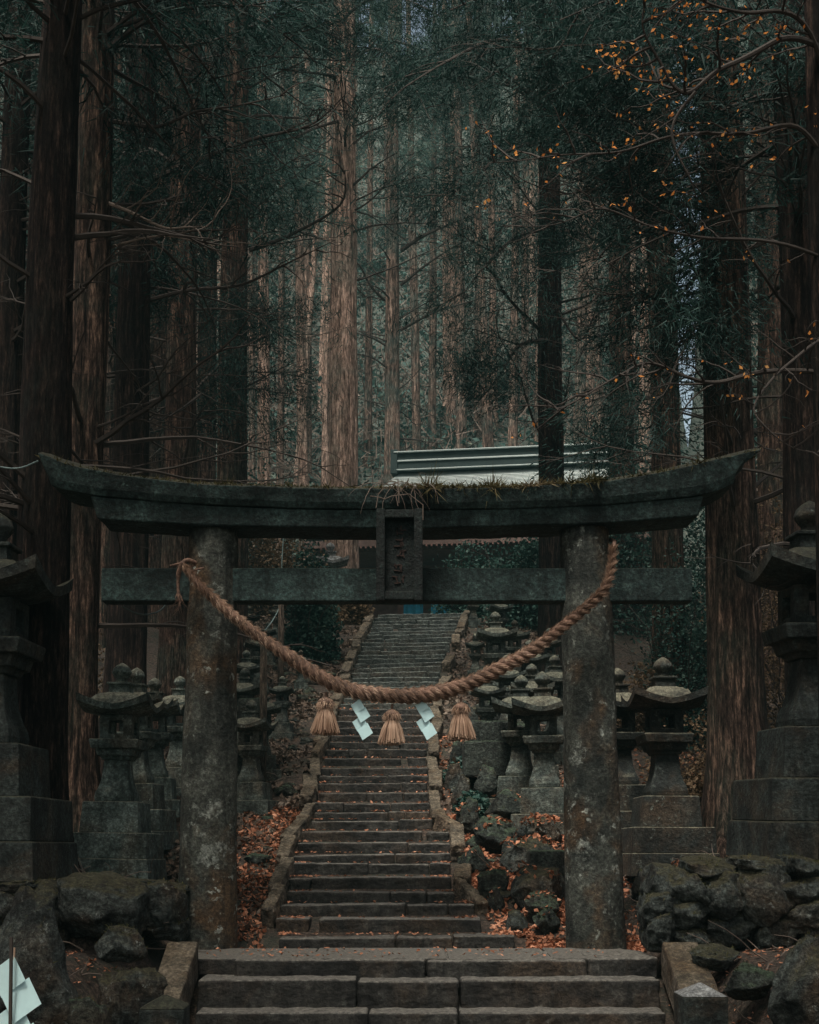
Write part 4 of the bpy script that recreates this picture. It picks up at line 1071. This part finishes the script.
bough([(401, 285, 49), (430, 262, 48), (465, 240, 46.5)], .07, trees[6], 10)
bough([(401, 330, 49), (435, 312, 48), (475, 300, 46.5), (510, 285, 46)], .06, trees[6], 11)
bough([(384, 300, 49), (370, 285, 48), (356, 262, 47), (330, 262, 46.5)], .06, trees[6], 12)
bough([(540, 330, 26), (510, 300, 25.5), (490, 270, 25), (470, 262, 24.6)], .04, trees[7], 13)
bough([(702, 240, 17.8), (680, 215, 17.5), (640, 210, 17.2), (600, 212, 17)], .035, trees[10], 14)
bough([(704, 290, 17.8), (690, 262, 17.5), (665, 238, 17.2), (640, 232, 17)], .03, trees[10], 15)
bough([(552, 300, 26), (580, 340, 25.5), (600, 300, 25), (620, 270, 24.6)], .03, trees[7], 16)

# hanging dark foliage in the upper middle: boughs of the cedars either side of the path
def foliage_bough(pts, r0, parent, seed, per=1500, spread=.40, leafm='needles', Lb=(.08, .22), Wb=.008):
    r = random.Random(seed); V0 = parent.location; P_ = catmull([at(*p)-V0 for p in pts], 6); m_ = len(P_); b = MB(); lines = [P_]
    b.tube(P_, [r0*(1-.85*i/(m_-1)) for i in range(m_)], 6, False)
    for i in range(4, m_-1, 2):
        d = P_[i+1]-P_[i]; az = math.atan2(d.y, d.x)+r.choice((-1, 1))*r.uniform(.3, 1.2)
        branch_with_twigs(b, P_[i], az, r.uniform(-.7, .3), r.uniform(.6, 1.8), -.05, r0*.35, 3, lines, r, .2)
    b.obj('bough', M['twig'], parent)
    link('bough_foliage', foliage_mesh(lines, max(20, per//9), Lb, Wb, spread), M[leafm], parent)
FB = [([(551, 60, 26), (500, 40, 24), (450, 60, 23), (400, 90, 22)], 7), ([(551, 140, 26), (510, 150, 25), (470, 180, 24), (430, 200, 23.5)], 7), ([(551, 160, 26), (590, 150, 24.5), (630, 175, 23.5), (660, 200, 22.8)], 7),
      ([(551, 230, 26), (520, 235, 25), (485, 265, 24), (460, 300, 23.5)], 7), ([(551, 230, 26), (585, 235, 25), (620, 255, 24)], 7), ([(343, 40, 35), (310, 30, 33), (270, 50, 32), (240, 90, 31)], 5), ([(343, 60, 35), (380, 50, 33), (410, 80, 32), (430, 120, 31)], 5),
      ([(343, 120, 35), (310, 130, 33.5), (280, 150, 33), (265, 190, 32.5)], 5), ([(392, 110, 49), (385, 150, 48), (395, 200, 47.5), (392, 250, 47.4)], 6), ([(343, 20, 35), (360, 5, 30), (390, -5, 28), (430, 10, 26)], 5),
      ([(232, 40, 26.5), (265, 20, 25), (300, 10, 24), (330, 40, 23.5)], 4), ([(232, 300, 26.5), (245, 290, 25.6), (265, 310, 25), (270, 345, 24.8)], 4), ([(232, 380, 26.5), (215, 375, 25.4), (240, 400, 25), (225, 430, 24.8)], 4), ([(181, 290, 23), (160, 270, 22), (140, 290, 21.4), (118, 300, 21)], 3), ([(130, 160, 20), (150, 150, 19), (175, 165, 18.4), (190, 180, 18)], 2),
      ([(622, 60, 31), (590, 40, 28), (560, 60, 27), (520, 90, 26)], 8), ([(622, 180, 31), (590, 200, 29), (570, 240, 28), (545, 270, 27.6)], 8), ([(622, 250, 31), (650, 270, 29.5), (660, 310, 29)], 8), ([(622, 330, 31), (590, 340, 29.5), (575, 370, 29)], 8),
      ([(551, 340, 26), (520, 345, 25), (500, 375, 24.6), (480, 400, 24.3)], 7), ([(666, 400, 22), (640, 400, 21), (625, 430, 20.6), (600, 450, 20.3)], 9), ([(666, 120, 22), (640, 100, 21), (600, 110, 20.4), (570, 130, 20)], 9), ([(735, 100, 17.8), (700, 60, 17), (650, 50, 16.6), (610, 70, 16.3)], 10), ([(735, 20, 17.8), (690, 0, 17), (640, -10, 16.6), (560, 20, 16.3)], 10), ([(735, 60, 17.8), (780, 50, 17), (810, 80, 16.6)], 10),
      ([(551, 10, 26), (530, -20, 22), (500, -10, 20), (450, 10, 19)], 7), ([(732, 300, 17.8), (715, 320, 17.4), (695, 335, 17.2), (675, 345, 17)], 10), ([(732, 235, 17.8), (710, 255, 17.4), (690, 285, 17.2), (672, 300, 17)], 10), ([(666, 200, 22), (680, 215, 21.7), (698, 240, 21.5), (712, 265, 21.4)], 9), ([(732, 150, 17.8), (715, 160, 17.4), (690, 170, 17.2), (670, 200, 17)], 10), ([(392, 40, 49), (440, 60, 47), (480, 110, 46), (500, 160, 45.5)], 6)]
for i, (pts, ti) in enumerate(FB):
    foliage_bough(pts, .05, trees[ti], 100+i, per=1200 if pts[0][0] > 600 and pts[0][1] > 150 else 1700, spread=.30)

# ------------------------------------------------------------------ shrubs
def shrub(name, loc, rx, ry, rz_, n_, mat, label, s=(.02, .045), cat='shrub'):
    t = empty(name, loc, 0, label, cat)
    b = MB(); r = random.Random(len(label))
    for i in range(14):
        az = r.uniform(0, 6.28); branch_with_twigs(b, (r.uniform(-.2, .2)*rx, r.uniform(-.2, .2)*ry, -.05), az, r.uniform(.6, 1.4), rz_*r.uniform(.7, 1.5), .02, .015, 4, None, r, .2)
    b.obj('stems', M['twig'], t)
    nc = max(10, n_//60); c_ = rng.normal(size=(nc, 3)); c_ = unit(c_)*rng.uniform(.35, 1, (nc, 1)); c_[:, 2] = np.abs(c_[:, 2])*1.6-.1
    P0 = c_[rng.integers(0, nc, n_)] + rng.normal(size=(n_, 3))*.16
    P0 = P0*np.array([rx, ry, rz_]); V, Fc = leaf_quads(P0, rng.uniform(*s, n_), .8)
    link('foliage', mesh_np('foliage', V, Fc), mat, t); return t
for px, Yd, rx, rz_, n_, mt, lab in (
    (690, 21.5, .75, 1.9, 9000, 'shrub', 'tall broadleaf shrub right of the right gate pillar behind the lantern'),
    (705, 24, .8, 2.6, 8000, 'shrub', 'tall dark evergreen shrub beside the massive right cedar'),
    (308, 27.5, .55, 1.5, 9000, 'shrub', 'clipped looking mossy shrub left of the stairs by the wooden posts'),
    (480, 33, 1.1, 1.3, 7000, 'shrub', 'evergreen shrub at the right end of the top step'),
    (530, 31, 1.0, 1.6, 8000, 'shrub', 'evergreen shrub below the dark cedar at the top right of the slope'),
    (475, 18.2, .32, .22, 2600, 'shrub', 'low fern like plants on the rocks right of the kerb'),
    (462, 19.6, .30, .22, 2200, 'shrub', 'small green plants beside the right kerb halfway up'),
    (700, 18.6, .9, .9, 5000, 'scrub', 'dry brown scrub between the right lantern and massive cedar'),
    (640, 21.5, .7, .8, 4000, 'scrub', 'dry brown scrub behind the right gate pillar'),
    (270, 33, 1.4, 2.3, 8000, 'scrub', 'reddish brown scrub at the left of the stair top'),
    (250, 36, 1.6, 3.2, 9000, 'shrub', 'dark evergreen shrub behind the left gate pillar'),
    (575, 36, 1.5, 2.6, 8000, 'shrub', 'dark shrub at the right of the shrine hall'),
    (790, 21, 1.2, 2.6, 8000, 'scrub', 'thin brown scrub behind the right large lantern'),
    (760, 27, 2, 4.2, 9000, 'shrub', 'evergreen undergrowth between the right cedars'),
    (640, 30, 1.6, 3.6, 9000, 'shrub', 'evergreen undergrowth behind the right pillar'),
    (55, 22, 1.4, 1.2, 4000, 'scrub', 'brown scrub between the left cedars'),
    (15, 30, 2.2, 4.5, 9000, 'shade', 'dark evergreen thicket behind the leftmost cedars'),
    (90, 38, 2.5, 5.5, 9000, 'shade', 'dark evergreen thicket behind the huge left cedars'),
    (170, 44, 3, 5.5, 9000, 'shade', 'dark evergreen thicket above the left rows of lanterns'),
    (345, 31.5, .6, .5, 3000, 'scrub', 'grey brown scrub left of the upper flight')):
    x = X_(px, Yd); shrub('shrub', (x, Yd, hgt(x, Yd)), rx, rx*.8, rz_, n_, M[mt], lab, s=(.02, .04) if Yd < 25 else (.035, .06))
# undergrowth on the hillside: a mass no one could count
n_ = 90000; Yd = rng.uniform(43, 130, n_)**1.0; xx = rng.uniform(-.42, .42, n_)*Yd
hz = np.array([hgt(a, c_) for a, c_ in zip(xx, Yd)]); cl = np.array([mnoise.noise(Vector((a*.35, c_*.35, 0))) for a, c_ in zip(xx, Yd)])
gap = np.abs(xx/Yd-.2068) < .015; hz[gap] -= 6
P0 = np.stack([xx, Yd, hz + np.abs(rng.normal(size=n_))*(.7+1.6*np.clip(cl, 0, 1))], 1)
V, Fc = leaf_quads(P0, rng.uniform(.10, .24, n_), .3)
o = link('undergrowth', mesh_np('undergrowth', V, Fc), M['needles_far']); tag(o, 'tangled teal green undergrowth covering the hillside behind the shrine', 'undergrowth', kind='stuff')
n_ = 52000; Yd = rng.uniform(44, 125, n_); xx = rng.uniform(-.4, .4, n_)*Yd
P0 = np.array([(a, c_, hgt(a, c_)+abs(random.gauss(0, 1.3)) - (8 if abs(a/c_-.2068) < .02 else 0)) for a, c_ in zip(xx, Yd)])
V, Fc = blades(P0, unit(rng.normal(size=(n_, 3))+np.array([0, 0, .7])), rng.uniform(.5, 1.8, n_), rng.uniform(.02, .04, n_))
o = link('brushwood', mesh_np('brushwood', V, Fc), M['twig_pale']); tag(o, 'pale bare brushwood scattered over the far hillside', 'brushwood', kind='stuff')

# ------------------------------------------------------------------ leaf litter
def scatter(n_, ylo, yhi, wl, wr, side):
    out = []
    while len(out) < n_:
        Yd = random.uniform(ylo, yhi); L, Rr = stair_edges(Yd)
        x = L - random.uniform(.12, wl) if side < 0 else Rr + random.uniform(.12, wr)
        if mnoise.noise(Vector((x*1.6, Yd*1.6, 2)))+random.uniform(-.25, .45) < 0: continue
        if surf(x, Yd) > hgt(x, Yd)+.05 and random.random() < .86: continue
        out.append((x, Yd, surf(x, Yd)+random.uniform(.0, .04)))
    return out
extra = []
for _ in range(4500):
    x = random.uniform(2.0, 4.6); Yd = random.uniform(14.3, 19.5)
    if mnoise.noise(Vector((x*1.3, Yd*1.3, 8))) > -.12: extra.append((x, Yd, hgt(x, Yd)+random.uniform(0, .03)))
P0 = np.array(extra+scatter(2600, 14.2, 18.5, .9, .9, -1)+scatter(9000, 14.1, 18.2, .9, 1.6, 1)+scatter(3500, 15.0, 22, 1, 4.6, 1))
V, Fc = leaf_quads(P0, rng.uniform(.022, .042, len(P0)), 1.4)
o = link('fallen_leaves', mesh_np('fallen_leaves', V, Fc), M['litter']); tag(o, 'orange brown fallen leaves heaped beside the lower staircase', 'fallen leaves', kind='stuff')
P0 = np.array(scatter(22000, 14.2, 36, 3.2, 1, -1)+scatter(9000, 18, 34, 1, 3.0, 1))
V, Fc = leaf_quads(P0, rng.uniform(.025, .06, len(P0)), 1.2)
o = link('leaf_litter', mesh_np('leaf_litter', V, Fc), M['litter_dull']); tag(o, 'dull brown leaf litter covering the slopes beside the stairs', 'leaf litter', kind='stuff')
pts = []
for i in range(1500):       # on the steps
    j = min(len(steps)-2, int(random.random()**1.7*26)); Y0, z0, _ = steps[j]; L, Rr = stair_edges(Y0)
    edge = random.random() < .5
    x = random.choice((L+abs(random.gauss(0, .15)), Rr-abs(random.gauss(0, .15)))) if edge else random.uniform(L, Rr)
    pts.append((x, Y0+random.uniform(.03, .35), z0+.022))
for i in range(160): pts.append((random.uniform(-1.9, 1.9), random.uniform(12.7, 13.7), .02))
for i in range(700): x = random.choice((-1, 1))*random.uniform(2.3, 4); Yd = random.uniform(11, 12.8); pts.append((x, Yd, hgt(x, Yd)+.02))
P0 = np.array(pts); V, Fc = leaf_quads(P0, rng.uniform(.014, .03, len(P0)), 3)
o = link('scattered_leaves', mesh_np('scattered_leaves', V, Fc), M['litter']); tag(o, 'small dry leaves scattered over the stone steps', 'fallen leaves', kind='stuff')
b = MB()
for i in range(420):
    sd = random.choice((-1, 1)); Yd = random.uniform(11.2, 26); L, Rr = stair_edges(max(14.2, Yd)); 
    x = (L-random.uniform(.2, 2.6)) if sd < 0 else (Rr+random.uniform(.2, 2.6))
    if Yd < 14: x = sd*random.uniform(2.4, 3.6)
    p = Vector((x, Yd, hgt(x, Yd)+.02)); a = random.uniform(0, 6.28)
    b.tube(branch_pts(p, a, random.uniform(0, .4), random.uniform(.2, .7), -.05, 4, .3), [.007, .006, .005, .004, .003], 4, False)
o = b.obj('fallen_twigs', M['twig_pale'], None); tag(o, 'fallen twigs lying in the litter beside the stairs', 'twigs', kind='stuff')

# foreground streamer on a stick, lower left corner
t = shide(14, 964, 5.2, .102, 4, 'large white zigzag paper streamer on a stick in the lower left corner')
b = MB(); b.tube([(0.012, -.035, -1.4), (.004, -.034, -.3), (-.004, -.03, .10)], .007, 6); b.obj('stick', M['twig'], t)

# ------------------------------------------------------------------ light
# haze painted as emission: every material glows faint teal, stronger up the valley
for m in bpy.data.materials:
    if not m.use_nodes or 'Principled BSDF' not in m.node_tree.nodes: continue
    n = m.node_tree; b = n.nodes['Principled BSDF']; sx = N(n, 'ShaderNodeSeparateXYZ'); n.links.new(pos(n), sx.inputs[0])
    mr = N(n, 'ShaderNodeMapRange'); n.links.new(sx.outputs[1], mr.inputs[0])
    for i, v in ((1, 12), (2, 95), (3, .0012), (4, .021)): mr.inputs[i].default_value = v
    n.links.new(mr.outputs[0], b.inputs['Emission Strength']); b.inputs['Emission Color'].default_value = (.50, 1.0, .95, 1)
w = bpy.data.worlds.new('World'); sc.world = w; w.use_nodes = True
n = w.node_tree; bg = n.nodes['Background']; sk = n.nodes.new('ShaderNodeTexSky'); sk.sky_type = 'NISHITA'; sk.sun_disc = False
EL_, AZ = R(66), R(200)       # high sun, behind the gate and to the right
sk.sun_elevation = EL_; sk.sun_rotation = AZ; sk.air_density = 1.0; sk.dust_density = 3; sk.ozone_density = 1
tint = mixc(n, 1.0, sk.outputs[0], (1.55, 1.36, 1.02), 'MULTIPLY'); n.links.new(tint, bg.inputs[0]); bg.inputs[1].default_value = .15
sd = bpy.data.lights.new('sun', 'SUN'); sd.energy = 5.0; sd.angle = R(16); sd.color = (1, .95, .88)
so = bpy.data.objects.new('sun', sd); col.objects.link(so)
dirv = Vector((math.sin(AZ)*math.cos(EL_), math.cos(AZ)*math.cos(EL_), math.sin(EL_)))
so.rotation_euler = (-dirv).to_track_quat('-Z', 'Y').to_euler(); so.location = dirv*60
sc.view_settings.view_transform = 'Standard'; sc.view_settings.look = 'None'; sc.view_settings.exposure = 0; sc.view_settings.gamma = 1
sc.render.engine = 'CYCLES'; sc.cycles.use_denoising = True
sc.cycles.max_bounces = 5; sc.cycles.diffuse_bounces = 3; sc.cycles.glossy_bounces = 2; sc.cycles.transmission_bounces = 2; sc.cycles.transparent_max_bounces = 4
sc.cycles.sample_clamp_indirect = 3
